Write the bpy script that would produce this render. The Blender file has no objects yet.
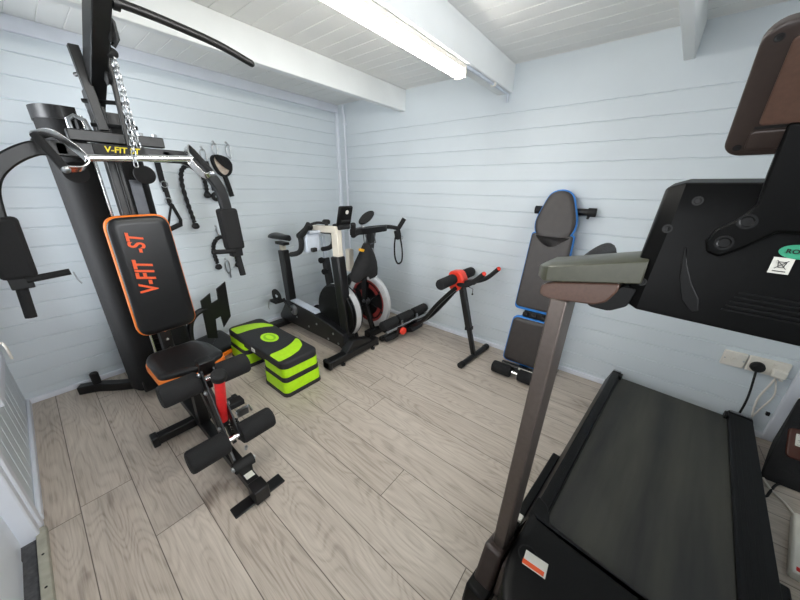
import bpy, bmesh, math, random
from mathutils import Vector, Matrix, Quaternion
from math import sin, cos, pi, radians as rad
random.seed(7)
SC = bpy.context.scene
COL = SC.collection

# ------------------------------------------------------------------ materials
def new_mat(name):
    m = bpy.data.materials.new(name); m.use_nodes = True
    nt = m.node_tree; b = nt.nodes['Principled BSDF']
    return m, nt, b
def srgb(c):
    return tuple((x/12.92 if x <= .04045 else ((x+.055)/1.055)**2.4) for x in c)
def mat(name, col, rough=.5, metal=0., noise=0., nscale=60., bump=0., bscale=400., coat=0., spec=None):
    """procedural principled material; col is sRGB 0..1; noise varies the colour, bump adds fine grain"""
    m, nt, b = new_mat(name)
    c = srgb(col) + (1,)
    b.inputs['Base Color'].default_value = c
    b.inputs['Roughness'].default_value = rough
    b.inputs['Metallic'].default_value = metal
    if coat: b.inputs['Coat Weight'].default_value = coat
    if spec is not None: b.inputs['Specular IOR Level'].default_value = spec
    tc = nt.nodes.new('ShaderNodeTexCoord')
    if noise:
        n = nt.nodes.new('ShaderNodeTexNoise'); n.inputs['Scale'].default_value = nscale; n.inputs['Detail'].default_value = 4
        nt.links.new(tc.outputs['Object'], n.inputs['Vector'])
        r = nt.nodes.new('ShaderNodeValToRGB')
        r.color_ramp.elements[0].position = .3; r.color_ramp.elements[1].position = .7
        r.color_ramp.elements[0].color = tuple(max(0, x*(1-noise)) for x in c[:3])+(1,)
        r.color_ramp.elements[1].color = tuple(min(1, x*(1+noise)) for x in c[:3])+(1,)
        nt.links.new(n.outputs['Fac'], r.inputs['Fac']); nt.links.new(r.outputs['Color'], b.inputs['Base Color'])
    if bump:
        n2 = nt.nodes.new('ShaderNodeTexNoise'); n2.inputs['Scale'].default_value = bscale; n2.inputs['Detail'].default_value = 2
        nt.links.new(tc.outputs['Object'], n2.inputs['Vector'])
        bp = nt.nodes.new('ShaderNodeBump'); bp.inputs['Strength'].default_value = bump; bp.inputs['Distance'].default_value = .002
        nt.links.new(n2.outputs['Fac'], bp.inputs['Height']); nt.links.new(bp.outputs['Normal'], b.inputs['Normal'])
    return m
M = {}
M['wall'] = mat('wall_paint', (.832,.862,.880), .45, noise=.025, nscale=3, bump=.12, bscale=60)
M['ceil'] = mat('ceiling_paint', (.90,.90,.89), .5, noise=.02, nscale=4, bump=.1, bscale=60)
M['beam'] = mat('beam_paint', (.90,.91,.91), .5, noise=.03, nscale=5, bump=.15, bscale=50)
M['trim'] = mat('trim_paint', (.885,.90,.93), .4, noise=.03, nscale=8)
M['door'] = mat('door_white', (.90,.92,.95), .35, noise=.02, nscale=6)
M['frame'] = mat('black_powder_coat', (.058,.059,.063), .38, noise=.25, nscale=30, bump=.06, bscale=900)
M['frame_d'] = mat('black_steel_dark', (.055,.055,.06), .42, noise=.2, nscale=40)
M['shroud'] = mat('black_mesh_cover', (.05,.05,.053), .72, bump=.6, bscale=420, spec=.3)
M['foam'] = mat('black_foam', (.088,.088,.092), .85, noise=.2, nscale=250, bump=.6, bscale=900)
M['vinyl'] = mat('black_vinyl', (.07,.07,.075), .33, noise=.15, nscale=20, bump=.12, bscale=500)
M['vinyl_br'] = mat('brown_black_vinyl', (.205,.182,.172), .42, noise=.12, nscale=30, bump=.2, bscale=500)
M['rubber'] = mat('black_rubber', (.06,.06,.062), .7, noise=.2, nscale=80)
M['plastic'] = mat('black_plastic', (.024,.024,.025), .42, bump=.15, bscale=1200, spec=.25)
M['strap'] = mat('black_webbing', (.05,.05,.055), .8, noise=.3, nscale=300, bump=.5, bscale=800)
M['chrome'] = mat('chrome', (.92,.92,.92), .22, 1.0)
M['steel'] = mat('zinc_steel', (.72,.73,.74), .3, 1.0, noise=.1, nscale=60)
M['orange'] = mat('orange_vinyl', (.96,.50,.13), .4, noise=.08, nscale=40)
M['orange_txt'] = mat('orange_print', (.93,.36,.16), .5)
M['yellow_txt'] = mat('yellow_print', (.93,.84,.10), .5)
M['red'] = mat('red_plastic', (.86,.15,.16), .4, noise=.1, nscale=60)
M['redor'] = mat('red_orange_plastic', (.93,.25,.17), .4)
M['console'] = mat('console_black', (.015,.015,.015), .40, bump=.1, bscale=1200, spec=.14)
M['blue'] = mat('blue_vinyl', (.16,.50,.82), .4, noise=.1, nscale=40)
M['lime'] = mat('lime_plastic', (.72,.93,.06), .45, noise=.06, nscale=40, bump=.1, bscale=700)
M['lime_d'] = mat('lime_print', (.55,.80,.06), .5)
M['stepb'] = mat('step_black_plastic', (.13,.13,.14), .55, bump=.35, bscale=900)
M['cream'] = mat('cream_metal', (.86,.83,.77), .4, noise=.05, nscale=20)
M['lgrey'] = mat('light_grey_plastic', (.76,.79,.83), .4, noise=.05, nscale=30)
M['grey'] = mat('grey_metal', (.36,.37,.39), .4, .5, noise=.1, nscale=40)
M['white'] = mat('white_plastic', (.90,.88,.84), .35, noise=.03, nscale=20)
M['label'] = mat('paper_label', (.88,.87,.83), .6, noise=.04, nscale=90)
M['flyred'] = mat('flywheel_red', (.55,.20,.19), .45, noise=.15, nscale=40)
M['wheelw'] = mat('flywheel_silver_rim', (.80,.80,.80), .32, .35, noise=.06, nscale=30)
M['cloth'] = mat('black_cloth', (.085,.085,.09), .9, noise=.3, nscale=40, bump=.7, bscale=120)
M['beige'] = mat('beige_lining', (.80,.74,.68), .8, noise=.1, nscale=90)
M['brown'] = mat('bronze_plastic', (.34,.25,.21), .35, noise=.12, nscale=140, bump=.08, bscale=900)
M['brown_d'] = mat('dark_bronze_plastic', (.215,.175,.16), .36, noise=.1, nscale=90)
M['tread_post'] = mat('treadmill_grey_bronze', (.36,.325,.305), .36, .5, noise=.08, nscale=80)
M['green'] = mat('green_sticker', (.20,.62,.47), .45)
M['blk_txt'] = mat('black_print', (.05,.05,.05), .6)
M['wing_sheen'] = mat('plastic_olive_sheen', (.27,.272,.22), .33, noise=.1, nscale=60)  # olive base colour stands in for light reflected on the console wings
M['sill'] = mat('threshold_wood', (.66,.65,.59), .6, noise=.15, nscale=30)
M['seal'] = mat('threshold_grey', (.30,.30,.31), .7, noise=.35, nscale=60)
M['amber'] = mat('brown_label_panel', (.30,.15,.10), .35, noise=.1, nscale=40)
M['ylw'] = mat('amber_plastic', (.90,.66,.16), .4)

def belt_mat():
    m, nt, b = new_mat('treadmill_belt')
    tc = nt.nodes.new('ShaderNodeTexCoord')
    mp = nt.nodes.new('ShaderNodeMapping'); mp.inputs['Scale'].default_value = (.6, 6, 1)
    n = nt.nodes.new('ShaderNodeTexNoise'); n.inputs['Scale'].default_value = 1.6; n.inputs['Detail'].default_value = 5
    nt.links.new(tc.outputs['Object'], mp.inputs[0]); nt.links.new(mp.outputs[0], n.inputs['Vector'])
    f = nt.nodes.new('ShaderNodeTexNoise'); f.inputs['Scale'].default_value = 420; f.inputs['Detail'].default_value = 2
    nt.links.new(tc.outputs['Object'], f.inputs['Vector'])
    r = nt.nodes.new('ShaderNodeValToRGB')
    r.color_ramp.elements[0].position = .35; r.color_ramp.elements[0].color = srgb((.145,.147,.145))+(1,)
    r.color_ramp.elements[1].position = .72; r.color_ramp.elements[1].color = srgb((.27,.268,.235))+(1,)
    nt.links.new(n.outputs['Fac'], r.inputs['Fac']); nt.links.new(r.outputs['Color'], b.inputs['Base Color'])
    bp = nt.nodes.new('ShaderNodeBump'); bp.inputs['Strength'].default_value = .6; bp.inputs['Distance'].default_value = .001
    nt.links.new(f.outputs['Fac'], bp.inputs['Height']); nt.links.new(bp.outputs['Normal'], b.inputs['Normal'])
    b.inputs['Roughness'].default_value = .7
    return m
M['belt'] = belt_mat()

def floor_mat():
    m, nt, b = new_mat('oak_laminate')
    N = nt.nodes; L = nt.links
    def math_(op, a, c=None):
        n = N.new('ShaderNodeMath'); n.operation = op
        for i, v in ((0, a), (1, c)):
            if v is None: continue
            if isinstance(v, (int, float)): n.inputs[i].default_value = v
            else: L.new(v, n.inputs[i])
        return n.outputs[0]
    tc = N.new('ShaderNodeTexCoord'); sp = N.new('ShaderNodeSeparateXYZ'); L.new(tc.outputs['Object'], sp.inputs[0])
    W, PL = .1715, 1.26
    xs = math_('DIVIDE', math_('ADD', sp.outputs['X'], .004+10*W), W)
    ci = math_('FLOOR', xs); cf = math_('FRACT', xs)
    wn = N.new('ShaderNodeTexWhiteNoise'); wn.noise_dimensions = '1D'; L.new(ci, wn.inputs['W'])
    ys = math_('ADD', math_('DIVIDE', sp.outputs['Y'], PL), math_('MULTIPLY', wn.outputs['Value'], 7.3))
    ri = math_('FLOOR', ys); rf = math_('FRACT', ys)
    cid = N.new('ShaderNodeCombineXYZ'); L.new(ci, cid.inputs[0]); L.new(ri, cid.inputs[1])
    w2 = N.new('ShaderNodeTexWhiteNoise'); w2.noise_dimensions = '3D'; L.new(cid.outputs[0], w2.inputs['Vector'])
    pid = w2.outputs['Value']
    off = math_('MULTIPLY', pid, 37.)
    def coord(sx, sy):
        c = N.new('ShaderNodeCombineXYZ')
        L.new(math_('ADD', math_('MULTIPLY', sp.outputs['X'], sx), off), c.inputs[0])
        L.new(math_('MULTIPLY', sp.outputs['Y'], sy), c.inputs[1]); L.new(off, c.inputs[2])
        return c.outputs[0]
    def noise(vec, s, d=3, rough=.5, dist=0):
        n = N.new('ShaderNodeTexNoise'); n.inputs['Scale'].default_value = s; n.inputs['Detail'].default_value = d
        n.inputs['Roughness'].default_value = rough; n.inputs['Distortion'].default_value = dist
        L.new(vec, n.inputs['Vector']); return n.outputs['Fac']
    big = noise(coord(6.0, 1.15), 1.0, 2, .45, .25)
    ring = math_('SINE', math_('MULTIPLY', big, 150.))
    ring = math_('MULTIPLY', math_('ADD', ring, 1.), .5)
    ring = math_('POWER', ring, 2.2)
    fib = noise(coord(170, 5.), 1.0, 4, .65)
    med = noise(coord(16, 1.6), 1.0, 4, .6)
    knot = noise(coord(5., 3.2), 1.0, 2, .5, .6)
    kn = N.new('ShaderNodeMapRange'); L.new(knot, kn.inputs[0]); kn.inputs[1].default_value = .68; kn.inputs[2].default_value = .8
    # tone value
    t = math_('ADD', math_('MULTIPLY', ring, -.12), math_('MULTIPLY', fib, .60))
    t = math_('ADD', t, math_('MULTIPLY', med, .55))
    t = math_('ADD', t, math_('MULTIPLY', pid, .09))
    t = math_('SUBTRACT', t, math_('MULTIPLY', kn.outputs[0], .3))
    r = N.new('ShaderNodeValToRGB'); e = r.color_ramp.elements
    e[0].position = .22; e[0].color = srgb((.50,.445,.40))+(1,)
    e[1].position = .86; e[1].color = srgb((.83,.785,.735))+(1,)
    k = r.color_ramp.elements.new(.52); k.color = srgb((.72,.672,.62))+(1,)
    L.new(t, r.inputs['Fac'])
    # joints
    ex = math_('MINIMUM', cf, math_('SUBTRACT', 1., cf)); ex = math_('MULTIPLY', ex, W)
    ey = math_('MINIMUM', rf, math_('SUBTRACT', 1., rf)); ey = math_('MULTIPLY', ey, PL)
    ed = math_('MINIMUM', ex, ey)
    g = N.new('ShaderNodeMapRange'); L.new(ed, g.inputs[0]); g.inputs[1].default_value = .0007; g.inputs[2].default_value = .0022
    mx = N.new('ShaderNodeMix'); mx.data_type = 'RGBA'; L.new(g.outputs[0], mx.inputs['Factor'])
    mx.inputs['A'].default_value = srgb((.36,.32,.29))+(1,); L.new(r.outputs['Color'], mx.inputs['B'])
    L.new(mx.outputs['Result'], b.inputs['Base Color'])
    b.inputs['Roughness'].default_value = .42
    bp = N.new('ShaderNodeBump'); bp.inputs['Strength'].default_value = .25; bp.inputs['Distance'].default_value = .001
    h = math_('ADD', math_('MULTIPLY', fib, .6), g.outputs[0]); L.new(h, bp.inputs['Height']); L.new(bp.outputs['Normal'], b.inputs['Normal'])
    return m
M['floor'] = floor_mat()

def emis(name, col, s):
    m, nt, b = new_mat(name)
    b.inputs['Base Color'].default_value = (.8,.8,.8,1)
    b.inputs['Emission Color'].default_value = col+(1,); b.inputs['Emission Strength'].default_value = s
    return m
M['tube'] = emis('lit_diffuser', (1.,.975,.90), 33.0)
def glass():
    m, nt, b = new_mat('window_glass')
    out = nt.nodes['Material Output']
    tr = nt.nodes.new('ShaderNodeBsdfTransparent'); gl = nt.nodes.new('ShaderNodeBsdfGlossy'); gl.inputs['Roughness'].default_value = .02
    fr = nt.nodes.new('ShaderNodeFresnel'); fr.inputs['IOR'].default_value = 1.45
    mx = nt.nodes.new('ShaderNodeMixShader')
    nt.links.new(fr.outputs[0], mx.inputs[0]); nt.links.new(tr.outputs[0], mx.inputs[1]); nt.links.new(gl.outputs[0], mx.inputs[2])
    nt.links.new(mx.outputs[0], out.inputs['Surface'])
    return m
M['glass'] = glass()

# ------------------------------------------------------------------ mesh builder
def catmull(pts, n=6, closed=False):
    P = [Vector(p) for p in pts]
    if len(P) < 3: return P
    out = []
    m = len(P)
    rng = range(m) if closed else range(m-1)
    for i in rng:
        if closed: p0, p1, p2, p3 = P[(i-1) % m], P[i], P[(i+1) % m], P[(i+2) % m]
        else:
            p1, p2 = P[i], P[i+1]
            p0 = P[i-1] if i > 0 else p1*2-p2
            p3 = P[i+2] if i+2 < m else p2*2-p1
        for k in range(n):
            t = k/n
            out.append(.5*((2*p1)+(p2-p0)*t+(2*p0-5*p1+4*p2-p3)*t*t+(3*p1-p0-3*p2+p3)*t**3))
    if not closed: out.append(P[-1])
    return out

class MB:
    def __init__(s): s.bm = bmesh.new()
    def _face(s, vs):
        try: return s.bm.faces.new(vs)
        except ValueError: return None
    def box(s, c, size, rot=None):
        c = Vector(c); h = Vector(size)/2
        R = rot.to_3x3() if isinstance(rot, Matrix) else (Matrix.Identity(3) if rot is None else rot)
        v = [s.bm.verts.new(c + R @ Vector((x*h.x, y*h.y, z*h.z))) for x in (-1,1) for y in (-1,1) for z in (-1,1)]
        for f in ((0,1,3,2),(4,6,7,5),(0,4,5,1),(2,3,7,6),(0,2,6,4),(1,5,7,3)): s._face([v[i] for i in f])
        return s
    def bar(s, p0, p1, w, h, up=(0,0,1)):
        """rectangular bar from p0 to p1: w across, h along up"""
        return s.rsweep([p0, p1], w, h, up)
    def rsweep(s, pts, w, h, up=(0,0,1), closed=False):
        P = [Vector(p) for p in pts]; up = Vector(up); rings = []
        for i, p in enumerate(P):
            a = P[max(i-1, 0)]; b = P[min(i+1, len(P)-1)]
            t = (b-a).normalized(); x = t.cross(up)
            if x.length < 1e-5: x = t.cross(Vector((1,0,0)))
            x.normalize(); y = x.cross(t).normalized()
            rings.append([s.bm.verts.new(p + x*sx*w/2 + y*sy*h/2) for sx, sy in ((-1,-1),(1,-1),(1,1),(-1,1))])
        for r0, r1 in zip(rings, rings[1:]):
            for k in range(4): s._face([r0[k], r0[(k+1) % 4], r1[(k+1) % 4], r1[k]])
        s._face(rings[0][::-1]); s._face(rings[-1])
        return s
    def tube(s, pts, r, seg=12, closed=False, cap=True, smooth=0):
        P = catmull(pts, smooth, closed) if smooth else [Vector(p) for p in pts]
        n = len(P); rr = r if isinstance(r, (list, tuple)) else None
        rings = []; prev = None
        for i, p in enumerate(P):
            if closed: a, b = P[(i-1) % n], P[(i+1) % n]
            else: a, b = P[max(i-1, 0)], P[min(i+1, n-1)]
            t = (b-a).normalized()
            if prev is None:
                x = t.cross(Vector((0,0,1)))
                if x.length < 1e-3: x = t.cross(Vector((1,0,0)))
            else: x = prev - t*prev.dot(t)
            x.normalize(); prev = x; y = t.cross(x)
            if rr: f = i/(n-1)*(len(rr)-1); k = min(int(f), len(rr)-2); R = rr[k]+(rr[k+1]-rr[k])*(f-k)
            else: R = r
            rings.append([s.bm.verts.new(p + (x*cos(2*pi*k/seg)+y*sin(2*pi*k/seg))*R) for k in range(seg)])
        m = n if closed else n-1
        for i in range(m):
            r0, r1 = rings[i], rings[(i+1) % n]
            for k in range(seg): s._face([r0[k], r0[(k+1) % seg], r1[(k+1) % seg], r1[k]])
        if cap and not closed: s._face(rings[0][::-1]); s._face(rings[-1])
        return s
    def lathe(s, prof, p0, axis, seg=28):
        """prof: list of (radius, distance along axis)"""
        p0 = Vector(p0); a = Vector(axis).normalized()
        x = a.cross(Vector((0,0,1)))
        if x.length < 1e-3: x = a.cross(Vector((1,0,0)))
        x.normalize(); y = a.cross(x); rings = []
        for r, d in prof:
            if r < 1e-6: rings.append([s.bm.verts.new(p0+a*d)])
            else: rings.append([s.bm.verts.new(p0+a*d+(x*cos(2*pi*k/seg)+y*sin(2*pi*k/seg))*r) for k in range(seg)])
        for r0, r1 in zip(rings, rings[1:]):
            for k in range(seg):
                q = [r0[k % len(r0)], r0[(k+1) % len(r0)], r1[(k+1) % len(r1)], r1[k % len(r1)]]
                u = []
                for v in q:
                    if v not in u: u.append(v)
                if len(u) > 2: s._face(u)
        if prof[0] != prof[-1]:
            if len(rings[0]) > 1: s._face(rings[0][::-1])
            if len(rings[-1]) > 1: s._face(rings[-1])
        return s
    def roll(s, p0, p1, r, rnd=.012, seg=24):
        """a foam roller with rounded ends"""
        p0 = Vector(p0); p1 = Vector(p1); L = (p1-p0).length
        prof = [(0,0),(r-rnd,0),(r-rnd*.3,rnd*.3),(r,rnd),(r,L-rnd),(r-rnd*.3,L-rnd*.3),(r-rnd,L),(0,L)]
        return s.lathe(prof, p0, p1-p0, seg)
    def prism(s, poly, f0, f1):
        """extrude 2D outline poly between the mappings f0 and f1 : (a,b)->3D"""
        v0 = [s.bm.verts.new(Vector(f0(*p))) for p in poly]; v1 = [s.bm.verts.new(Vector(f1(*p))) for p in poly]
        n = len(poly)
        s._face(v0[::-1]); s._face(v1)
        for k in range(n): s._face([v0[k], v0[(k+1) % n], v1[(k+1) % n], v1[k]])
        return s
    def pad(s, poly, frame, t, rnd=.012, crown=0.):
        """upholstered slab: outline poly (CCW) in the plane of frame (o,x,y,n), thickness t, softened edges"""
        o, x, y, n = [Vector(q) for q in frame]
        cx = sum(p[0] for p in poly)/len(poly); cy = sum(p[1] for p in poly)/len(poly)
        def inset(d):
            out = []
            for i, p in enumerate(poly):
                a = Vector(poly[i-1]); c = Vector(poly[(i+1) % len(poly)]); tt = (c-a).normalized()
                out.append((p[0]-tt.y*d, p[1]+tt.x*d))
            return out
        rings = []
        for d, h in ((0,0),(0,t-rnd),(rnd*.3,t-rnd*.3),(rnd,t),(rnd*2.5,t+crown*.6),(rnd*3,t+crown*.6)):
            rings.append([s.bm.verts.new(o+x*p[0]+y*p[1]+n*h) for p in inset(d)])
        k = len(poly)
        for r0, r1 in zip(rings, rings[1:]):
            for i in range(k): s._face([r0[i], r0[(i+1) % k], r1[(i+1) % k], r1[i]])
        s._face(rings[-1])
        s._face(rings[0][::-1])
        return s
    def sphere(s, c, r, seg=16):
        R = Vector(r) if not isinstance(r, (int, float)) else Vector((r,r,r))
        mt = Matrix.Translation(Vector(c)) @ Matrix.Diagonal(R.to_4d())
        bmesh.ops.create_uvsphere(s.bm, u_segments=seg, v_segments=max(8, seg//2), radius=1, matrix=mt)
        return s
    def torus(s, c, n, R, r, seg=32, rs=10):
        c = Vector(c); n = Vector(n).normalized(); x = n.orthogonal().normalized(); y = n.cross(x)
        return s.tube([c+(x*cos(2*pi*k/seg)+y*sin(2*pi*k/seg))*R for k in range(seg)], r, rs, closed=True)
    def bolt(s, p, n, r=.009, h=.006):
        return s.lathe([(r,0),(r,h*.6),(r*.6,h),(0,h)], p, n, 8)
    def build(s, name, m, parent=None, bevel=0., smooth=35, seg=2, split=False):
        if split:                                   # every loose piece becomes a part of its own
            s.bm.verts.index_update(); seen = {}; k = 0
            for v in s.bm.verts:
                if v in seen: continue
                st = [v]; seen[v] = k
                while st:
                    a = st.pop()
                    for e in a.link_edges:
                        b = e.other_vert(a)
                        if b not in seen: seen[b] = k; st.append(b)
                k += 1
            out = []
            for i in range(k):
                q = MB(); mp = {v: q.bm.verts.new(v.co) for v in s.bm.verts if seen[v] == i}
                for f in s.bm.faces:
                    if f.verts[0] in mp: q._face([mp[v] for v in f.verts])
                out.append(q.build(name, m, parent, bevel, smooth, seg))
            s.bm.free(); return out
        bmesh.ops.recalc_face_normals(s.bm, faces=s.bm.faces)
        me = bpy.data.meshes.new(name)
        root = parent
        while root is not None and root.parent is not None: root = root.parent
        if root is not None:
            s.bm.transform(Matrix.Translation(-(Vector(root['_off']) if '_off' in root else Vector(root.location))))
        s.bm.to_mesh(me); s.bm.free()
        o = bpy.data.objects.new(name, me); COL.objects.link(o)
        me.materials.append(M[m] if isinstance(m, str) else m)
        if bevel:
            md = o.modifiers.new('bevel', 'BEVEL'); md.width = bevel; md.segments = seg; md.limit_method = 'ANGLE'; md.angle_limit = rad(40)
            md.harden_normals = False
        me.shade_smooth(); me.set_sharp_from_angle(angle=rad(smooth))
        if parent is not None: o.parent = parent
        return o

def rpoly(w, h, r, n=6, cx=0, cy=0):
    """rounded rectangle outline, CCW"""
    out = []
    for (sx, sy, a0) in ((1,-1,-90),(1,1,0),(-1,1,90),(-1,-1,180)):
        for k in range(n+1):
            a = rad(a0+90*k/n); out.append((cx+sx*(w/2-r)+r*cos(a), cy+sy*(h/2-r)+r*sin(a)))
    return out
def spoly(pts, n=6): return [(p.x, p.y) for p in catmull([(a, b, 0) for a, b in pts], n, True)]
def rcorner(pts, r, n=5):
    """round the corners of any convex-ish polygon"""
    out = []; m = len(pts)
    for i in range(m):
        p = Vector(pts[i]); a = Vector(pts[i-1]); c = Vector(pts[(i+1) % m])
        ra = min(r, (a-p).length*.48, (c-p).length*.48)
        p0 = p+(a-p).normalized()*ra; p1 = p+(c-p).normalized()*ra
        for k in range(n+1):
            t = k/n; q = p0*(1-t)**2+p*2*t*(1-t)+p1*t*t; out.append((q.x, q.y))
    return out

def thing(name, label, cat, loc=(0,0,0), rz=0, group=None, off=None):
    o = bpy.data.objects.new(name, None); COL.objects.link(o)
    o.empty_display_size = .1; o.location = loc; o.rotation_euler = (0,0,rz)
    if off: o['_off'] = off
    return tag(o, label, cat, group)
def tag(o, label, cat, group=None):
    o['label'] = label; o['category'] = cat
    if group: o['group'] = group
    return o
def struct(o):
    o['kind'] = 'structure'; return o
def lettering(name, text, m, parent, o, x, y, size, n, depth=.0012, align='CENTER', shear=0., spacing=1., sx=1.):
    """raised print: origin o, reading direction x, up direction y, facing n"""
    cu = bpy.data.curves.new(name, 'FONT'); cu.body = text; cu.size = size; cu.extrude = depth/2
    cu.align_x = align; cu.align_y = 'CENTER'; cu.shear = shear; cu.space_character = spacing; cu.offset = size*.022
    tmp = bpy.data.objects.new(name, cu); COL.objects.link(tmp)
    dg = bpy.context.evaluated_depsgraph_get(); dg.update()
    me = bpy.data.meshes.new_from_object(tmp.evaluated_get(dg)); me.name = name
    bpy.data.objects.remove(tmp); bpy.data.curves.remove(cu)
    x = Vector(x).normalized(); n = Vector(n).normalized(); y = n.cross(x).normalized()
    R = Matrix((x, y, n)).transposed().to_4x4()
    root = parent
    while root.parent is not None: root = root.parent
    off = Vector(o) - (Vector(root['_off']) if '_off' in root else Vector(root.location))
    me.transform(Matrix.Translation(off) @ R @ Matrix.Diagonal((sx,1,1,1)))
    me.materials.clear(); me.materials.append(M[m])
    ob = bpy.data.objects.new(name, me); COL.objects.link(ob); ob.parent = parent
    return ob
# ------------------------------------------------------------------ room: x = away from the door wall, y = towards the gym wall, z up
XB, YA, XC, YD, ZC = 2.32, 2.73, -.29, -.93, 2.08
def groove_profile(z0, z1, pitch, start, depth=.006, w=.009, top=99):
    """profile (offset, z) of tongue and groove boards between z0 and z1"""
    pr = [(0, z0)]; z = start
    while z < z1-w:
        if z > z0+w: pr += [(0, z-w/2), (-depth, z-w*.12), (-depth, z+w*.12), (0, z+w/2)]
        z += pitch
        if z > top: break
    return pr+[(0, z1)]
def boards(name, p0, p1, inward, prof, m, thick=.06, up=(0,0,1), base=None):
    """a boarded panel: profile swept from p0 to p1, given a solid back"""
    p0, p1, n, u = Vector(p0), Vector(p1), Vector(inward), Vector(up)
    b = MB(); r0 = [b.bm.verts.new(p0+n*d+u*z) for d, z in prof]; r1 = [b.bm.verts.new(p1+n*d+u*z) for d, z in prof]
    for i in range(len(prof)-1): b._face([r0[i], r0[i+1], r1[i+1], r1[i]])
    q = [b.bm.verts.new(p+u*z-n*thick) for p in (p0, p1) for z in (prof[0][1], prof[-1][1])]
    b._face([q[0], q[1], q[3], q[2]]); b._face([r0[0], r1[0], q[2], q[0]]); b._face([r0[-1], r1[-1], q[3], q[1]])
    b._face(r0+[q[1], q[0]]); b._face(r1+[q[3], q[2]])
    return struct(b.build(name, m, None, smooth=20))
PITCH = .1085
fl = MB().box(((XB+XC-.1)/2, (YA+YD)/2, -.03), (XB-XC+.3, YA-YD+.3, .06)).build('floor', 'floor'); struct(fl)
boards('wall_back', (XC-.06,YA,0), (XB+.06,YA,0), (0,-1,0), groove_profile(0, ZC, PITCH, .078, top=1.98), 'wall')
boards('wall_right', (XB,YD-.06,0), (XB,YA+.06,0), (-1,0,0), groove_profile(0, ZC, PITCH, .063, top=1.85), 'wall')
W2 = (.0, 1.25, .98, 1.86)                       # unseen window added in the end wall so the gym wall gets light
for xa, xb_, za, zb in ((XC-.06,W2[0],0,ZC),(W2[1],XB+.06,0,ZC),(W2[0],W2[1],0,W2[2]),(W2[0],W2[1],W2[3],ZC)):
    boards('wall_end', (xa,YD,0), (xb_,YD,0), (0,1,0), groove_profile(za, zb, PITCH, za+.063), 'wall')
w = MB(); xm = (W2[0]+W2[1])/2; zm = (W2[2]+W2[3])/2
w.box((xm,YD-.02,W2[2]+.02),(W2[1]-W2[0],.05,.04)).box((xm,YD-.02,W2[3]-.02),(W2[1]-W2[0],.05,.04)).box((W2[0]+.02,YD-.02,zm),(.04,.05,W2[3]-W2[2])).box((W2[1]-.02,YD-.02,zm),(.04,.05,W2[3]-W2[2])).box((xm,YD-.02,zm),(.04,.05,W2[3]-W2[2]))
w2 = struct(w.build('added_window', 'trim', bevel=.003))
MB().box((xm,YD-.025,zm),(W2[1]-W2[0]-.06,.004,W2[3]-W2[2]-.06)).build('pane', 'glass', w2)
# ceiling boards run along y
pr = groove_profile(XC-.06, XB+.06, .1, XC, .003, .006)
boards('ceiling', (0,YD-.06,ZC), (0,YA+.06,ZC), (0,0,-1), pr, 'ceil', .05, (1,0,0))
# door wall, vertical boards, with the window and the double door openings
WIN = (2.03, 2.52, .43, 1.86); DOOR = (-.05, 1.59, 0, 1.93)
def wallc(y0, y1, z0, z1):
    b = boards('wall_left', (XC,0,z0), (XC,0,z1), (1,0,0), groove_profile(y0, y1, .1, y0+.1 if y1-y0 > .2 else 9), 'wall', .06, (0,1,0)); return b
wallc(WIN[1], YA, 0, ZC); wallc(WIN[0], WIN[1], 0, WIN[2]); wallc(WIN[0], WIN[1], WIN[3], ZC)
wallc(DOOR[1], WIN[0], 0, ZC); wallc(DOOR[0], DOOR[1], DOOR[3], ZC); wallc(YD, DOOR[0], 0, ZC)
# window: casing, sash, pane, latch
w = MB(); y0, y1, z0, z1 = WIN
for (c, sz) in (((XC+.008,(y0+y1)/2,z0-.02),(.03,y1-y0+.1,.05)), ((XC+.008,(y0+y1)/2,z1+.02),(.03,y1-y0+.1,.05)),
                ((XC+.008,y0-.02,(z0+z1)/2),(.03,.05,z1-z0)), ((XC+.008,y1+.02,(z0+z1)/2),(.03,.05,z1-z0))): w.box(c, sz)
win = struct(w.build('window_1', 'trim', bevel=.004))
w = MB()
for (c, sz) in (((XC-.03,(y0+y1)/2,z0+.02),(.04,y1-y0,.04)), ((XC-.03,(y0+y1)/2,z1-.02),(.04,y1-y0,.04)),
                ((XC-.03,y0+.02,(z0+z1)/2),(.04,.04,z1-z0)), ((XC-.03,y1-.02,(z0+z1)/2),(.04,.04,z1-z0))): w.box(c, sz)
w.build('sash', 'door', win, bevel=.003)
MB().box((XC-.03,(y0+y1)/2,(z0+z1)/2), (.004,y1-y0-.06,z1-z0-.06)).build('pane', 'glass', win)
MB().tube([(XC+.02,2.50,.5),(XC+.045,2.50,.5),(XC+.05,2.50,.47),(XC+.05,2.50,.40)], .006, 8).build('latch', 'white', win)
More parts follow.
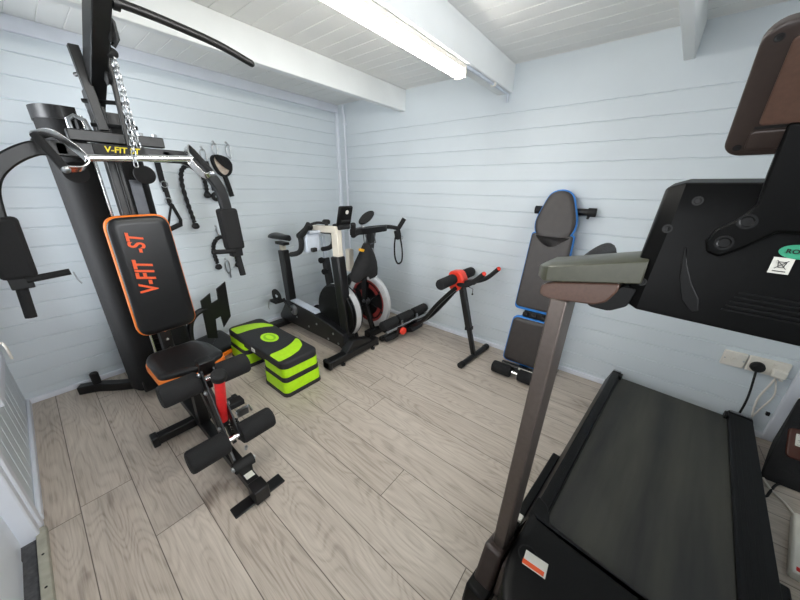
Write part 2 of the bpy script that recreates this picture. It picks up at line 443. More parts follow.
# double door: frame, two leaves with glazed tops
y0, y1, z0, z1 = DOOR
d = MB().box((XC-.03,y1-.025,z1/2), (.07,.05,z1)).box((XC-.03,y0+.025,z1/2), (.07,.05,z1)).box((XC-.035,(y0+y1)/2,z1-.02), (.07,y1-y0,.06))
d.box((XC+.004,y1+.022,z1/2), (.018,.05,z1+.05)).box((XC+.004,y0-.022,z1/2), (.018,.05,z1+.05)).box((XC+.003,(y0+y1)/2,z1+.035), (.014,y1-y0+.14,.07))
door = struct(d.build('door_1', 'trim', bevel=.006))
ym = (y0+y1)/2
for a, b_ in ((y0+.058, ym-.003), (ym+.003, y1-.058)):
    l = MB(); xx = XC-.062
    l.box((xx,a+.045,z1/2-.01), (.044,.09,z1-.08)).box((xx,b_-.045,z1/2-.01), (.044,.09,z1-.08))
    for zc, h in ((.12,.2), (.72,.1), (z1-.1,.1)): l.box((xx,(a+b_)/2,zc), (.044,b_-a-.16,h))
    l.box((xx,(a+b_)/2,.44), (.02,b_-a-.16,.5))
    for s in (-1,1): l.bar((xx+.013,(a+b_)/2-s*.2,.24), (xx+.013,(a+b_)/2+s*.2,.66), .03, .012, (1,0,0))
    leaf = l.build('door_leaf', 'door', door, bevel=.004)
    MB().box((xx,(a+b_)/2,1.29), (.005,b_-a-.15,1.08)).build('pane', 'glass', leaf)
MB().lathe([(.022,0),(.022,.008),(.009,.01),(.009,.045)], (XC-.048,ym-.05,1.0), (1,0,0)).tube([(XC+.015,ym-.05,1.0),(XC+.018,ym-.15,1.0)], .008).build('handle', 'steel', door)
s_ = MB().box((XC+.008,(y0+y1)/2,.012), (.028,y1-y0-.03,.026)); struct(s_.build('trim_1', 'sill', bevel=.003))
s_ = MB().box((XC-.03,(y0+y1)/2,.004), (.05,y1-y0-.03,.012)); struct(s_.build('trim_2', 'seal'))
sc = MB()
for k in range(9): sc.bolt((XC+.008, y1-.16-k*.15, .025), (0,0,1), .004, .002)
sc.build('screw', 'blk_txt', bpy.data.objects['trim_1'], split=True)
# skirting, frieze board, corner strips, corner conduit
bb = [('baseboard_back',(XC,YA-.008,.019),(XB,YA-.008,.019),(0,-1,0)), ('baseboard_right',(XB-.008,YD,.019),(XB-.008,YA,.019),0),
      ('baseboard_left',(XC+.008,DOOR[1]+.045,.019),(XC+.008,YA,.019),0), ('baseboard_end',(XC,YD+.008,.019),(XB,YD+.008,.019),0)]
for n, a, b_, _ in bb: struct(MB().bar(a, b_, .016, .038).build(n, 'trim', bevel=.005))
struct(MB().bar((XC,YA-.012,2.045), (XB,YA-.012,2.045), .024, .07).build('trim_3', 'trim', bevel=.003))
struct(MB().bar((XB-.012,YA-.012,.03), (XB-.012,YA-.012,2.01), .03, .03, (1,0,0)).build('trim_4', 'trim', bevel=.006))
struct(MB().box((XB-.011,-.835,1.02), (.022,.07,2.03)).build('trim_5', 'trim', bevel=.005))
p = MB().tube([(XB-.014,2.60,.06),(XB-.014,2.60,1.97),(XB-.03,2.60,2.0),(XB-.03,2.60,2.06)], .011, 12)
for z in (.5,1.3,1.9): p.box((XB-.012,2.60,z), (.022,.036,.02))
cp = p.build('cable_conduit', 'trim'); tag(cp, 'thin white vertical cable conduit in the corner behind the exercise bikes', 'pipe')
# ceiling beams
struct(MB().box((XB/2-.12,1.853,2.0), (XB+.34,.052,.158)).build('trim_6', 'beam', bevel=.004))
struct(MB().box((XB/2-.12,.955,1.998), (XB+.34,.1,.162)).build('trim_7', 'beam', bevel=.004))
dv = Vector((1,-.075,0)); q = Vector((XB,.016,2.004))
struct(MB().bar(q-dv*2.55, q, .045, .155).build('trim_8', 'beam', bevel=.004))
# batten light under the middle beam
yl, zl = .955, 1.915
bt = thing('batten_light', 'long lit white batten lamp under the middle ceiling beam', 'lamp', (1.0,yl,1.917))
MB().box((.97,yl,zl-.012), (1.44,.06,.024)).build('housing', 'white', bt, bevel=.003)
MB().prism([(-.031,0),(-.030,-.022),(-.018,-.035),(.018,-.035),(.030,-.022),(.031,0)], lambda a,b_:(.262,yl+a,zl-.022+b_), lambda a,b_:(1.678,yl+a,zl-.022+b_)).build('diffuser', 'tube', bt, bevel=.003)
e = MB()
for x in (.255,1.685): e.box((x,yl,zl-.030), (.012,.066,.058))
e.build('end_cap', 'white', bt, bevel=.003, split=True)
c = MB().tube([(1.69,yl-.02,1.91),(1.75,yl-.03,1.909),(2.28,yl-.03,1.909),(2.29,yl-.03,1.90),(2.3,yl-.03,1.86)], .008, 10)
cd = c.build('conduit', 'lgrey'); tag(cd, 'thin grey cable conduit running from the batten lamp to the wall', 'pipe')
MB().box((2.05,yl-.03,1.909), (.014,.03,.02)).build('clip', 'white', cd)
# ------------------------------------------------------------------ home gym (centre plane x = X0)
X0 = .335
g = thing('home_gym', 'tall black multi gym with orange trimmed padded seat and backrest by the left corner', 'gym machine', (X0,1.9,0))
G = lambda: MB()
G().bar((X0,1.02,.05), (X0,2.46,.05), .05, .05).build('base_rail', 'frame', g, bevel=.004)
f = G().prism([(-.112,-.03),(.112,-.03),(.112,.03),(-.112,.03)], lambda a,b:(X0+a,1.06+b,.0), lambda a,b:(X0+a,1.06+b,.008))
f.box((X0,1.045,.045), (.062,.07,.072)); f.build('front_foot', 'frame', g, bevel=.004)
G().box((X0,1.135,.0757), (.036,.055,.0012)).build('sticker', 'label', g)
c = G().bar((.12,1.75,.03), (.55,1.75,.03), .05, .05); c.box((.128,1.75,.03),(.03,.06,.06)).box((.542,1.75,.03),(.03,.06,.06))
c.build('cross_foot', 'frame', g, bevel=.005)
pts = catmull([(-.065,2.63,.03),(.02,2.585,.03),(.12,2.49,.03),(.22,2.42,.03),(X0,2.40,.03),(.45,2.42,.03),(.55,2.49,.03),(.65,2.585,.03),(.735,2.63,.03)], 5)
G().rsweep(pts, .055, .055).build('rear_foot', 'frame', g, bevel=.005)
G().lathe([(.022,0),(.022,.075),(.018,.08),(0,.08)], (.02,2.585,.055), (0,0,1)).lathe([(.022,0),(.022,.075),(.018,.08),(0,.08)], (.65,2.585,.055), (0,0,1)).build('storage_peg', 'rubber', g, split=True)
# weight stack covers
for sx in (-1,1):
    out = catmull([(.045,2.205,0),(.10,2.20,0),(.150,2.225,0),(.178,2.29,0),(.182,2.36,0),(.165,2.44,0),(.11,2.485,0),(.045,2.49,0)], 4)
    cen = Vector((.06,2.345,0))
    inn = [cen+(p-cen)*.93 for p in out][::-1]; big = [cen+(p-cen)*1.035 for p in out]
    P2 = lambda L: [(X0+sx*p.x, p.y) for p in L]
    b = G().prism(P2(out+inn), lambda a,c:(a,c,.075), lambda a,c:(a,c,1.58)); o = b.build('stack_cover', 'shroud', g, smooth=50)
    G().prism(P2(big+inn), lambda a,c:(a,c,1.575), lambda a,c:(a,c,1.63)).build('cover_rim', 'frame_d', o, smooth=50)
for sx in (-1,1):
    G().tube([(X0-.012+sx*.022,2.22,.08),(X0-.012+sx*.022,2.22,1.60)], .0095, 12).build('guide_rod', 'chrome', g)
pl = [(k, .16+k*.036) for k in range(14)]
for k, z in pl: G().box((X0,2.345,z), (.15,.1,.032)).build('weight_plate', 'frame_d', g, bevel=.003)
G().bar((X0,2.31,.06), (X0,2.31,.14), .2, .28).build('stack_base', 'frame_d', g, bevel=.004)
G().box((.435,2.192,1.12), (.05,.012,.40)).build('grey_panel', 'grey', g, bevel=.003)
# mast and boom
G().bar((X0,2.0,.06), (X0,2.02,1.68), .05, .075, (0,1,0)).build('mast', 'frame', g, bevel=.004)
hs = G()
for k in range(9): hs.lathe([(.008,0),(.008,.002),(0,.002)], (X0,1.962,.42+k*.055), (0,-1,0), 10)
hs.build('adjustment_hole', 'chrome', g)
bm_ = G().bar((X0+.005,2.10,1.61), (X0+.005,1.44,1.905), .05, .085, (0,0,1)); bm_.build('boom', 'frame', g, bevel=.004)
G().bar((.300,1.885,1.80), (.318,1.885,1.51), .032, .035, (0,1,0)).build('brace', 'frame', g, bevel=.003)
G().bar((.385,1.82,1.79), (.372,1.82,1.45), .016, .02, (0,1,0)).build('brace', 'frame', g, bevel=.003)
rg = G().tube([(X0-.04,1.98,1.72),(X0+.06,1.82,1.74)], .008, 8).tube([(X0-.05,1.93,1.62),(X0+.08,1.84,1.62)], .008, 8).tube([(X0-.05,1.9,1.53),(X0+.09,1.84,1.53)], .008, 8)
rg.build('crossbar', 'frame', g, split=True)
pu = G()
for y, z, x in ((1.62,1.80,.035),(1.80,1.70,.03),(2.18,1.55,-.05)): pu.lathe([(.022,0),(.033,.004),(.027,.011),(.033,.018),(.022,.022)], (X0+x-.012,y,z), (1,0,0))
pu.build('pulley', 'rubber', g, split=True)
G().lathe([(.03,0),(.045,.004),(.036,.014),(.045,.024),(.03,.028)], (X0+.125,2.10,1.345), (0,-1,0)).build('pulley', 'rubber', g)
G().lathe([(.03,0),(.045,.004),(.036,.014),(.045,.024),(.03,.028)], (X0-.125,2.10,1.345), (0,-1,0)).build('pulley', 'rubber', g)
bk = G().tube([(.362,1.62,1.86),(.385,1.63,1.835),(.388,1.64,1.79),(.372,1.65,1.765)], .008, 8)
bk.build('cable_hook', 'frame', g)
G().sphere((.372,1.70,1.757), (.022,.022,.018)).tube([(.372,1.70,1.76),(.37,1.66,1.83)], .004, 6).build('cable_stopper', 'rubber', g)
# top bar
tb = catmull([(-.16,1.50,1.795),(.0,1.50,1.83),(.2,1.50,1.848),(.335,1.50,1.85),(.47,1.50,1.848),(.67,1.50,1.83),(.81,1.50,1.80)], 5)
t = G().tube(tb, .0135, 14); t.build('top_bar', 'frame', g)
cl = G()
for x in (.275,.375): cl.tube([(x-.008,1.50,1.849),(x+.008,1.50,1.849)], .022, 14)
cl.build('collar', 'frame_d', g, split=True)
G().sphere((.81,1.50,1.80), .0125, 10).build('bar_cap', 'rubber', g)
# press arm yoke
Yp = 1.84
yk = G().bar((X0-.14,Yp,1.478), (X0+.17,Yp,1.478), .05, .042)
yk.build('upper_yoke', 'frame', g, bevel=.004)
bo = G()
for x in (.11,.16): bo.lathe([(.009,0),(.009,.012),(0,.014)], (X0+x-.015,Yp,1.50), (0,0,1), 8)
bo.tube([(X0-.12,Yp+.02,1.50),(X0-.12,Yp+.02,1.535),(X0-.10,Yp+.02,1.55),(X0-.075,Yp,1.535),(X0-.07,Yp-.01,1.50)], .008, 8)
bo.build('bolt', 'steel', g, split=True)
yk = G().bar((X0-.24,Yp,1.424), (X0+.25,Yp,1.424), .045, .055); yk.build('lower_yoke', 'frame', g, bevel=.004)
pt = G().box((X0+.005,Yp-.024,1.432), (.17,.006,.042)).build('name_plate', 'blk_txt', g, bevel=.002)
lettering('lettering', 'V-FIT ST', 'yellow_txt', pt, (X0+.01,Yp-.0285,1.432), (1,0,0), (0,0,1), .032, (0,-1,0), .002, shear=.2)
G().bar((X0,Yp+.02,1.42), (X0,2.0,1.42), .06, .05).build('pivot_arm', 'frame_d', g, bevel=.004)
for s in (-1,1):
    a = catmull([(X0+s*.15,Yp,1.424),(X0+s*.24,Yp,1.418),(X0+s*.33,Yp,1.36),(X0+s*.380,Yp,1.28),(X0+s*.398,Yp,1.15)], 6)
    G().rsweep(a, .05, .045, (0,1,0)).build('press_arm', 'frame', g, bevel=.006)
    ax = Vector((X0+s*.394,Yp,1.185)); bx = Vector((X0+s*.403,Yp,.95))
    G().rsweep([ax+Vector((0,0,-.005)), bx], .095, .075, (0,1,0)).build('arm_pad', 'foam', g, bevel=.016, seg=3)
    G().box((X0+s*.405,Yp,.935), (.06,.05,.05)).build('grip_bracket', 'frame', g, bevel=.004)
    G().tube([(X0+s*.409,Yp,.935),(X0+s*.42,Yp-.005,.79)], .017, 14).build('lower_grip', 'foam', g)
    G().tube([(X0+s*.39,Yp-.03,.945),(X0+s*.27,Yp-.03,.955)], .013, 12).build('inner_grip', 'foam', g)
G().tube([(X0-.262,Yp-.03,.952),(X0-.258,Yp-.035,.92),(X0-.25,Yp-.035,.90)], .003, 6).build('split_pin', 'steel', g)
# backrest
by = 1.885
fr = ((X0+.005,by,.865), (1,0,.015), (0,.03,1), (0,-1,.03))
pol = rcorner([(-.131,-.2975),(.131,-.2975),(.118,.2975),(-.124,.2975)],.06,7)
pd = G().pad(pol, fr, .03, .008).build('backrest', 'orange', g, smooth=60)
G().pad([(a*.955, b*.98) for a, b in pol], ((X0+.005,by-.022,.865),)+fr[1:], .026, .012, .008).build('cushion', 'vinyl', pd, smooth=60)
lettering('lettering', 'V-FIT', 'orange_txt', pd, (X0-.030,by-.062,.872), (.03,.03,1), (-1,0,0), .10, (0,-1,.03), .004, shear=.25, sx=.72)
lettering('lettering', '-ST', 'orange_txt', pd, (X0-.030,by-.058,1.035), (.03,.03,1), (-1,0,0), .085, (0,-1,.03), .004, shear=.25, sx=.75)
G().box((X0,1.925,.86), (.08,.05,.35)).build('backrest_bracket', 'frame_d', g, bevel=.003)
# seat
sp = rcorner([(.185,1.51),(.34,1.455),(.475,1.53),(.462,1.70),(.42,1.80),(.22,1.80),(.182,1.74)], .032)
sf = ((0,0,.445), (1,0,0), (0,1,0), (0,0,1))
st = G().pad(sp, sf, .03, .006).build('seat', 'orange', g, smooth=60)
cx, cy = .33, 1.64
G().pad([(cx+(x-cx)*.965, cy+(y-cy)*.965) for x, y in sp], ((0,0,.472),)+sf[1:], .028, .012, .006).build('cushion', 'vinyl', st, smooth=60)
G().bar((X0,1.66,.07), (X0,1.62,.445), .05, .06, (0,1,0)).build('seat_post', 'frame', g, bevel=.004)
G().bar((X0,1.96,.36), (X0,1.42,.42), .05, .045).build('seat_beam', 'frame', g, bevel=.004)
G().bar((X0-.02,1.46,.40), (X0-.02,1.20,.08), .012, .04, (0,0,1)).bar((X0+.035,1.60,.38), (X0+.035,1.34,.09), .012, .04, (0,0,1)).build('front_strut', 'frame', g, bevel=.002, split=True)
# leg developer
lv = G().bar((X0-.024,1.375,.53), (X0-.024,1.22,.20), .008, .055, (0,0,1)).bar((X0+.024,1.375,.53), (X0+.024,1.22,.20), .008, .055, (0,0,1))
lv.box((X0,1.355,.545), (.062,.014,.09), Matrix.Rotation(rad(25),3,'X'))
lv.build('leg_lever', 'frame', g, bevel=.002, split=True)
G().box((X0,1.375,.565), (.055,.05,.03)).build('lever_head', 'frame_d', g, bevel=.004)
for x, y, z in ((-.03,1.33,.44),(.03,1.30,.36),(-.03,1.26,.28),(.03,1.245,.24),(-.03,1.36,.52)):
    sg = 1 if x > 0 else -1
    G().bolt((X0+x,y,z), (sg,-.3,0), .011, .01).build('bolt', 'steel', g)
G().tube([(X0-.17,1.385,.475),(X0+.17,1.385,.475)], .012).tube([(X0-.17,1.215,.235),(X0+.17,1.215,.235)], .012).build('roller_axle', 'chrome', g, split=True)
for s in (-1,1):
    G().roll((X0+s*.032,1.385,.475), (X0+s*.18,1.385,.475), .05).build('knee_roller', 'foam', g)
    G().roll((X0+s*.025,1.215,.235), (X0+s*.18,1.215,.235), .05).build('ankle_roller', 'foam', g)
rp = G().tube([(X0+.003,1.318,.27),(X0+.003,1.232,.545)], .0205, 20).build('plate_post', 'red', g)
G().lathe([(.028,0),(.03,.006),(.03,.03),(.024,.036),(0,.036)], (X0+.003,1.234,.54), (0,-.31,1)).lathe([(.024,0),(.024,.03)], (X0+.003,1.325,.25), (0,-.33,1)).build('post_cap', 'rubber', rp, split=True)
sp_ = G()
for k in range(5): sp_.torus((X0+.04,1.31-.006*k,.245-.012*k), (0,-.4,-1), .018, .004, 16, 6)
sp_.build('spring', 'frame_d', g)
G().box((X0+.07,1.36,.30), (.09,.05,.03)).build('stop_block', 'rubber', g, bevel=.004)
G().tube([(X0+.06,1.32,.27),(X0+.125,1.32,.28),(X0+.13,1.31,.25)], .006, 8).box((X0+.09,1.315,.265), (.05,.02,.035)).build('lock_pin', 'steel', g)
G().tube([(X0-.042,1.165,.115),(X0+.042,1.165,.115)], .026, 16).box((X0,1.165,.09), (.05,.05,.04)).build('roller_stop', 'rubber', g, smooth=40)
G().bolt((X0+.042,1.165,.115),(1,0,0),.012,.01).bolt((X0-.042,1.165,.115),(-1,0,0),.012,.01).bolt((X0+.03,1.20,.16),(1,-.5,0),.012,.012).build('bolt', 'steel', g, split=True)
# gym cable
G().tube([(X0+.005,1.96,1.40),(X0+.005,1.962,.62)], .004, 6).build('cable', 'rubber', g)

# ---- chrome bar with D handles hanging on chains
bar = thing('pulldown_bar', 'chrome pulldown bar with black gripped D handles hanging before the multi gym', 'exercise bar', (.36,1.68,1.40))
MB().tube([(.205,1.68,1.388),(.560,1.68,1.412)], .0125, 16).tube([(.40,1.68,1.401),(.46,1.68,1.405)], .0145, 16).build('bar', 'chrome', bar)
for s, xe, ze in ((-1,.165,1.415), (1,.575,1.445)):
    if s < 0: A_, B_ = Vector((.105,1.74,1.455)), Vector((.142,1.64,1.345))
    else: A_, B_ = Vector((.585,1.74,1.452)), Vector((.615,1.63,1.352))
    if s < 0: e1, bul, e2 = Vector((.15,1.70,1.46)), Vector((.207,1.675,1.39)), Vector((.190,1.66,1.352))
    else: e1, bul, e2 = Vector((.560,1.72,1.462)), Vector((.548,1.68,1.405)), Vector((.583,1.65,1.345))
    mid = Vector((xe,1.68,ze)); _b = (A_+B_)/2 + (mid-(A_+B_)/2)*1.05
    arc = catmull([A_, e1, bul, e2, B_], 6)
    MB().rsweep(arc, .005, .032, Vector((.35,-.75,.55))).build('loop', 'chrome', bar, bevel=.001)
    MB().tube([A_, B_], .014, 14).build('grip', 'foam', bar)
    MB().sphere(A_, .014, 10).sphere(B_, .014, 10).build('end_cap', 'steel', bar, split=True)
def chain_links(name, pts, parent, n=None, r=.0022, lw=.0072, ll=.025):
    P = catmull(pts, 12); L = sum((b-a).length for a, b in zip(P, P[1:])); step = ll*.78
    n = int(L/step); i = 0; acc = 0; cur = 0
    for k in range(n):
        d = k*step
        while cur < len(P)-2 and acc+(P[cur+1]-P[cur]).length < d: acc += (P[cur+1]-P[cur]).length; cur += 1
        t = (P[cur+1]-P[cur]).normalized(); c = P[cur]+t*(d-acc)
        x = t.cross(Vector((1,.3,0))).normalized()
        if k % 2: x = x.cross(t)
        ring = []
        for j in range(14):
            a = 2*pi*j/14; ring.append(c+t*((ll/2-lw)*(1 if cos(a) > 0 else -1)+cos(a)*lw)+x*sin(a)*lw)
        MB().tube(ring, r, 6, closed=True).build('link', 'steel', parent)
ch = thing('chain', 'silver chain hanging doubled from the gym boom to the chrome bar', 'chain', (.40,1.70,1.43))
chain_links('link', [(.373,1.695,1.742),(.370,1.69,1.63),(.360,1.675,1.50),(.350,1.66,1.42),(.345,1.655,1.355)], ch)
chain_links('link', [(.378,1.70,1.742),(.380,1.70,1.62),(.378,1.69,1.50),(.378,1.685,1.415)], ch)
# ------------------------------------------------------------------ attachments hung on the back wall
YW = YA
def hook(x, z, parent):
    return MB().tube([(x,YW,z+.012),(x,YW-.018,z+.012),(x,YW-.026,z),(x,YW-.018,z-.012),(x,YW-.010,z-.008)], .0028, 8).bolt((x,YW,z+.012),(0,-1,0),.009,.004).build('wall_hook', 'steel', parent)
def carabiner(x, z, L, parent, w=.024, name='carabiner'):
    pts = catmull([(x-w,YW-.024,z-L*.3),(x-w*.55,YW-.024,z),(x+w*.4,YW-.024,z+.004),(x+w*.75,YW-.024,z-L*.4),(x+w*.5,YW-.024,z-L),(x-w*.5,YW-.024,z-L*.96)], 5, True)
    return MB().tube(pts, .0045, 8, closed=True).build(name, 'steel', parent)
# stirrup handle
t = thing('stirrup_handle', 'black webbing strap with a triangular stirrup handle hanging on the back wall', 'cable handle', (0.670,YW,1.0))
hook(.685,1.47,t)
MB().rsweep([(0.685,YW-.022,1.46),(0.685,YW-.024,1.33),(0.692,YW-.026,1.25)], .034, .012, (0,1,0)).rsweep([(0.695,YW-.026,1.26),(0.698,YW-.026,1.17),(0.705,YW-.026,1.155)], .028, .012, (0,1,0)).build('strap', 'strap', t, bevel=.002)
for z in (1.30,1.19): MB().torus((0.692,YW-.03,z), (0,1,.1), .02, .004, 20, 6).build('ring', 'steel', t)
MB().rsweep([(0.705,YW-.026,1.165),(0.675,YW-.028,1.08),(0.648,YW-.03,1.0)], .014, .006, (0,1,0)).rsweep([(0.707,YW-.026,1.165),(0.722,YW-.028,1.11),(0.738,YW-.03,1.055),(0.732,YW-.03,1.02)], .022, .006, (0,1,0)).build('side_strap', 'strap', t, bevel=.001)
MB().roll((0.638,YW-.034,.985), (0.736,YW-.034,1.025), .017, .004, 16).build('grip', 'foam', t)
# triceps rope
def rope(t, pts, r=.014):
    P = catmull(pts, 10); MB().tube(P, r*.8, 10).build('rope', 'strap', t)
    b = MB(); n = len(P); h = []
    for ph in (0, pi):
        q = []
        for i, p in enumerate(P):
            a = P[max(i-1,0)]; c = P[min(i+1,n-1)]; tt = (c-a).normalized(); x = tt.cross(Vector((0,1,0))).normalized(); y = tt.cross(x)
            an = ph+i*.95; q.append(p+(x*cos(an)+y*sin(an))*r*.55)
        b.tube(q, r*.62, 8)
    b.build('strand', 'strap', t)
def ball(t, p, r=.027):
    MB().sphere(p, (r,r*.85,r*.8)).lathe([(r*.75,0),(r*.75,r*.7),(r*.5,r*.9)], Vector(p), (0,0,1), 14).build('end_stop', 'rubber', t)
t = thing('triceps_rope', 'black twisted pulldown rope with two ball ends hanging high on the back wall', 'cable rope', (.88,YW,1.0))
hook(.90,1.46,t)
rope(t, [(.825,YW-.03,1.03),(.81,YW-.03,1.15),(.80,YW-.03,1.3),(.82,YW-.03,1.40),(.88,YW-.03,1.435),(.935,YW-.03,1.40),(.955,YW-.03,1.32),(.955,YW-.03,1.245)])
ball(t, (.827,YW-.03,1.0)); ball(t, (.955,YW-.03,1.225))
# single strap with ring end
t = thing('ankle_strap', 'narrow black strap hung on a silver carabiner beside the pulldown rope', 'cable strap', (1.0,YW,1.17))
hook(.985,1.555,t); carabiner(.985,1.545,.085,t,.022)
MB().rsweep([(.992,YW-.028,1.47),(1.0,YW-.03,1.38),(1.01,YW-.032,1.26)], .03, .014, (0,1,0)).build('strap', 'strap', t, bevel=.002)
MB().torus((1.012,YW-.035,1.215), (0,1,0), .022, .014, 22, 8).build('ring', 'rubber', t)
# lined cuff
t = thing('lined_cuff', 'black cuff with beige lining and long tail on the back wall', 'cable strap', (1.090,YW,1.245))
hook(1.075,1.60,t); carabiner(1.075,1.593,.075,t,.022)
cu = catmull([(1.035,YW-.035,1.495),(1.065,YW-.035,1.515),(1.130,YW-.035,1.500),(1.158,YW-.04,1.455),(1.145,YW-.045,1.400),(1.105,YW-.042,1.370),(1.065,YW-.04,1.390),(1.040,YW-.036,1.445)], 4, True)
MB().rsweep([*cu, cu[0]], .012, .05, (0,1,0)).build('cuff', 'cloth', t, bevel=.002)
MB().pad([(p.x, p.z) for p in cu][::-1], ((0,YW-.02,0),(1,0,0),(0,0,1),(0,-1,0)), .018, .004).build('lining', 'beige', t)
flap = spoly([(1.050,1.505),(1.130,1.507),(1.165,1.455),(1.145,1.415),(1.110,1.430),(1.080,1.455)], 4)
flap = flap if sum(flap[i-1][0]*flap[i][1]-flap[i][0]*flap[i-1][1] for i in range(len(flap))) > 0 else flap[::-1]
MB().pad(flap, ((0,YW-.055,0),(1,0,0),(0,0,1),(0,-1,0)), .014, .004).build('flap', 'cloth', t)
MB().rsweep([(1.105,YW-.03,1.385),(1.120,YW-.03,1.305),(1.135,YW-.03,1.215)], .036, .012, (0,1,0)).build('tail', 'strap', t, bevel=.002)
# spare carabiner
t = thing('carabiner', 'bare silver carabiner hanging on its hook at the right end of the top row', 'carabiner', (1.2,YW,1.5))
hook(1.17,1.605,t); carabiner(1.175,1.595,.085,t,.018,'snap_link')
# short rope loop
t = thing('rope_loop', 'short black rope bent over a hook on the lower back wall', 'cable rope', (.98,YW,.68))
hook(.975,.975,t)
MB().tube([(.968,YW-.024,.97),(.972,YW-.03,.93),(.985,YW-.03,.90)], .006, 8).build('snap_link', 'steel', t)
rope(t, [(.925,YW-.03,.69),(.915,YW-.03,.78),(.93,YW-.03,.855),(.985,YW-.03,.90),(1.05,YW-.03,.86),(1.08,YW-.03,.77),(1.085,YW-.03,.68)], .015)
ball(t, (.928,YW-.03,.655)); ball(t, (1.085,YW-.03,.645))
# carabiner chain
t = thing('snap_hook', 'silver snap hook hanging alone under the short black rope', 'carabiner', (1.0,YW,.6))
hook(1.0,.70,t); carabiner(1.003,.69,.10,t,.02,'snap_link')
MB().tube([(1.008,YW-.024,.60),(1.012,YW-.024,.545)], .0065, 8).build('swivel', 'steel', t)
# ------------------------------------------------------------------ aerobic step
sx0, sx1, sy0, sy1 = .775, 1.05, 1.555, 2.36
cxs, cys = (sx0+sx1)/2, (sy0+sy1)/2
t = thing('aerobic_step', 'black and lime green exercise step on two stacked risers beside the gym', 'aerobic step', (cxs,cys,0))
w = sx1-sx0
top = MB().pad(rpoly(w,sy1-sy0,.05), ((cxs,cys,.205),(1,0,0),(0,1,0),(0,0,1)), .048, .012, .002)
plat = top.build('platform', 'stepb', t, smooth=50)
MB().pad(rpoly(w*.93,.52,.04), ((cxs,cys,.175),(1,0,0),(0,1,0),(0,0,1)), .032, .006).build('underside', 'stepb', plat)
zt = .2515
for s in (-1,1):
    # moulded swooshes: broad on the left edge, running out to a point on the right
    sw = [(.03,.09),(.34,.10),(.62,.15),(.84,.25),(.955,.42),(.94,.50),(.78,.43),(.58,.375),(.34,.345),(.03,.345)]
    L_ = (sy1-sy0)*.5
    poly = [(q[0], q[1]) for q in rcorner([(sx0+a*w, cys+s*(L_-c*L_*1.25)) for a, c in sw], .02, 3)]
    ar = sum(poly[i-1][0]*poly[i][1]-poly[i][0]*poly[i-1][1] for i in range(len(poly)))
    if ar < 0: poly = poly[::-1]
    b = MB(); b.prism(poly, lambda a,c:(a,c,zt-.004), lambda a,c:(a,c,zt+.003)); b.build('grip_pad', 'lime', plat)
ov = [(cxs+.055*cos(2*pi*k/28), cys+.085*sin(2*pi*k/28)) for k in range(28)]
b = MB().prism(ov, lambda a,c:(a,c,zt-.004), lambda a,c:(a,c,zt+.003)); op = b.build('oval_pad', 'lime', plat)
ov2 = [(cxs+.038*cos(2*pi*k/28), cys+.06*sin(2*pi*k/28)) for k in range(28)]
MB().prism(ov2, lambda a,c:(a,c,zt+.002), lambda a,c:(a,c,zt+.0042)).build('print', 'lime_d', op)
MB().prism([(cxs+.020*cos(2*pi*k/20), cys+.045*sin(2*pi*k/20)) for k in range(20)], lambda a,c:(a,c,zt+.004), lambda a,c:(a,c,zt+.0052)).build('print', 'lime', op)
for s in (-1,1):
    yc = cys+s*(sy1-sy0-.27)/2
    for k, (z0_, zz) in enumerate(((.0,.105),(.108,.205))):
        b = MB().pad(rpoly(w*.97+(.012 if k == 0 else 0),.265+(.01 if k == 0 else 0),.035), ((cxs,yc,z0_+.024),(1,0,0),(0,1,0),(0,0,1)), zz-z0_-.024, .004)
        rb = b.build('riser', 'lime', t, smooth=50)
        MB().pad(rpoly(w*.97+(.02 if k == 0 else .006),.275+(.012 if k == 0 else .0),.037), ((cxs,yc,z0_),(1,0,0),(0,1,0),(0,0,1)), .027 if k == 0 else .034, .004).build('base_band', 'stepb', rb, smooth=50)
MB().box((sx0+.001,cys-.02,.215), (.006,.05,.03)).build('badge', 'label', plat, bevel=.003)
lettering('lettering', 'B', 'blk_txt', plat, (sx0-.0025,cys-.02,.215), (0,-1,0), (0,0,1), .022, (-1,0,0), .001)

# ------------------------------------------------------------------ curl pad attachment behind the step
t = thing('curl_pad', 'orange edged arm curl pad with curved tube and H shaped bracket behind the step', 'gym attachment', (.62,2.45,0))
pp = rcorner([(-.16,-.14),(.14,-.14),(.16,.14),(-.16,.14)], .05)
pf = ((.70,2.475,.065), (.96,.27,.0), (-.26,.93,.22), (0,-.22,.97))
pd = MB().pad(pp, pf, .035, .008).build('pad', 'orange', t, smooth=60)
MB().pad([(a*.95,b*.95) for a,b in pp], ((.70,2.470,.091),)+pf[1:], .03, .012, .006).build('cushion', 'vinyl', pd, smooth=60)
rb = MB()
for k in range(4): rb.bar((.62+k*.035,2.52+k*.01,.136), (.632+k*.035,2.46+k*.01,.123), .008, .006)
rb.build('seam', 'grey', pd)
MB().tube([(.545,2.42,.01),(.545,2.42,.12),(.55,2.42,.26),(.575,2.42,.36),(.63,2.42,.415),(.69,2.43,.42)], .021, 14, smooth=6).build('curved_tube', 'frame', t)
d = Vector((cos(rad(6)),sin(rad(6)),0)); o = Vector((.66,2.42,0))
H = [(-.01,.195),(.06,.165),(.075,.325),(.115,.335),(.12,.235),(.19,.31),(.2,.60),(.125,.56),(.12,.475),(.07,.46),(.075,.54),(0,.50)]
n = Vector((sin(rad(6)),-cos(rad(6)),0))
MB().prism(H, lambda a,b:o+d*a+Vector((0,0,b)), lambda a,b:o+d*a+Vector((0,0,b))+n*.012).build('bracket', 'frame_d', t, bevel=.003)
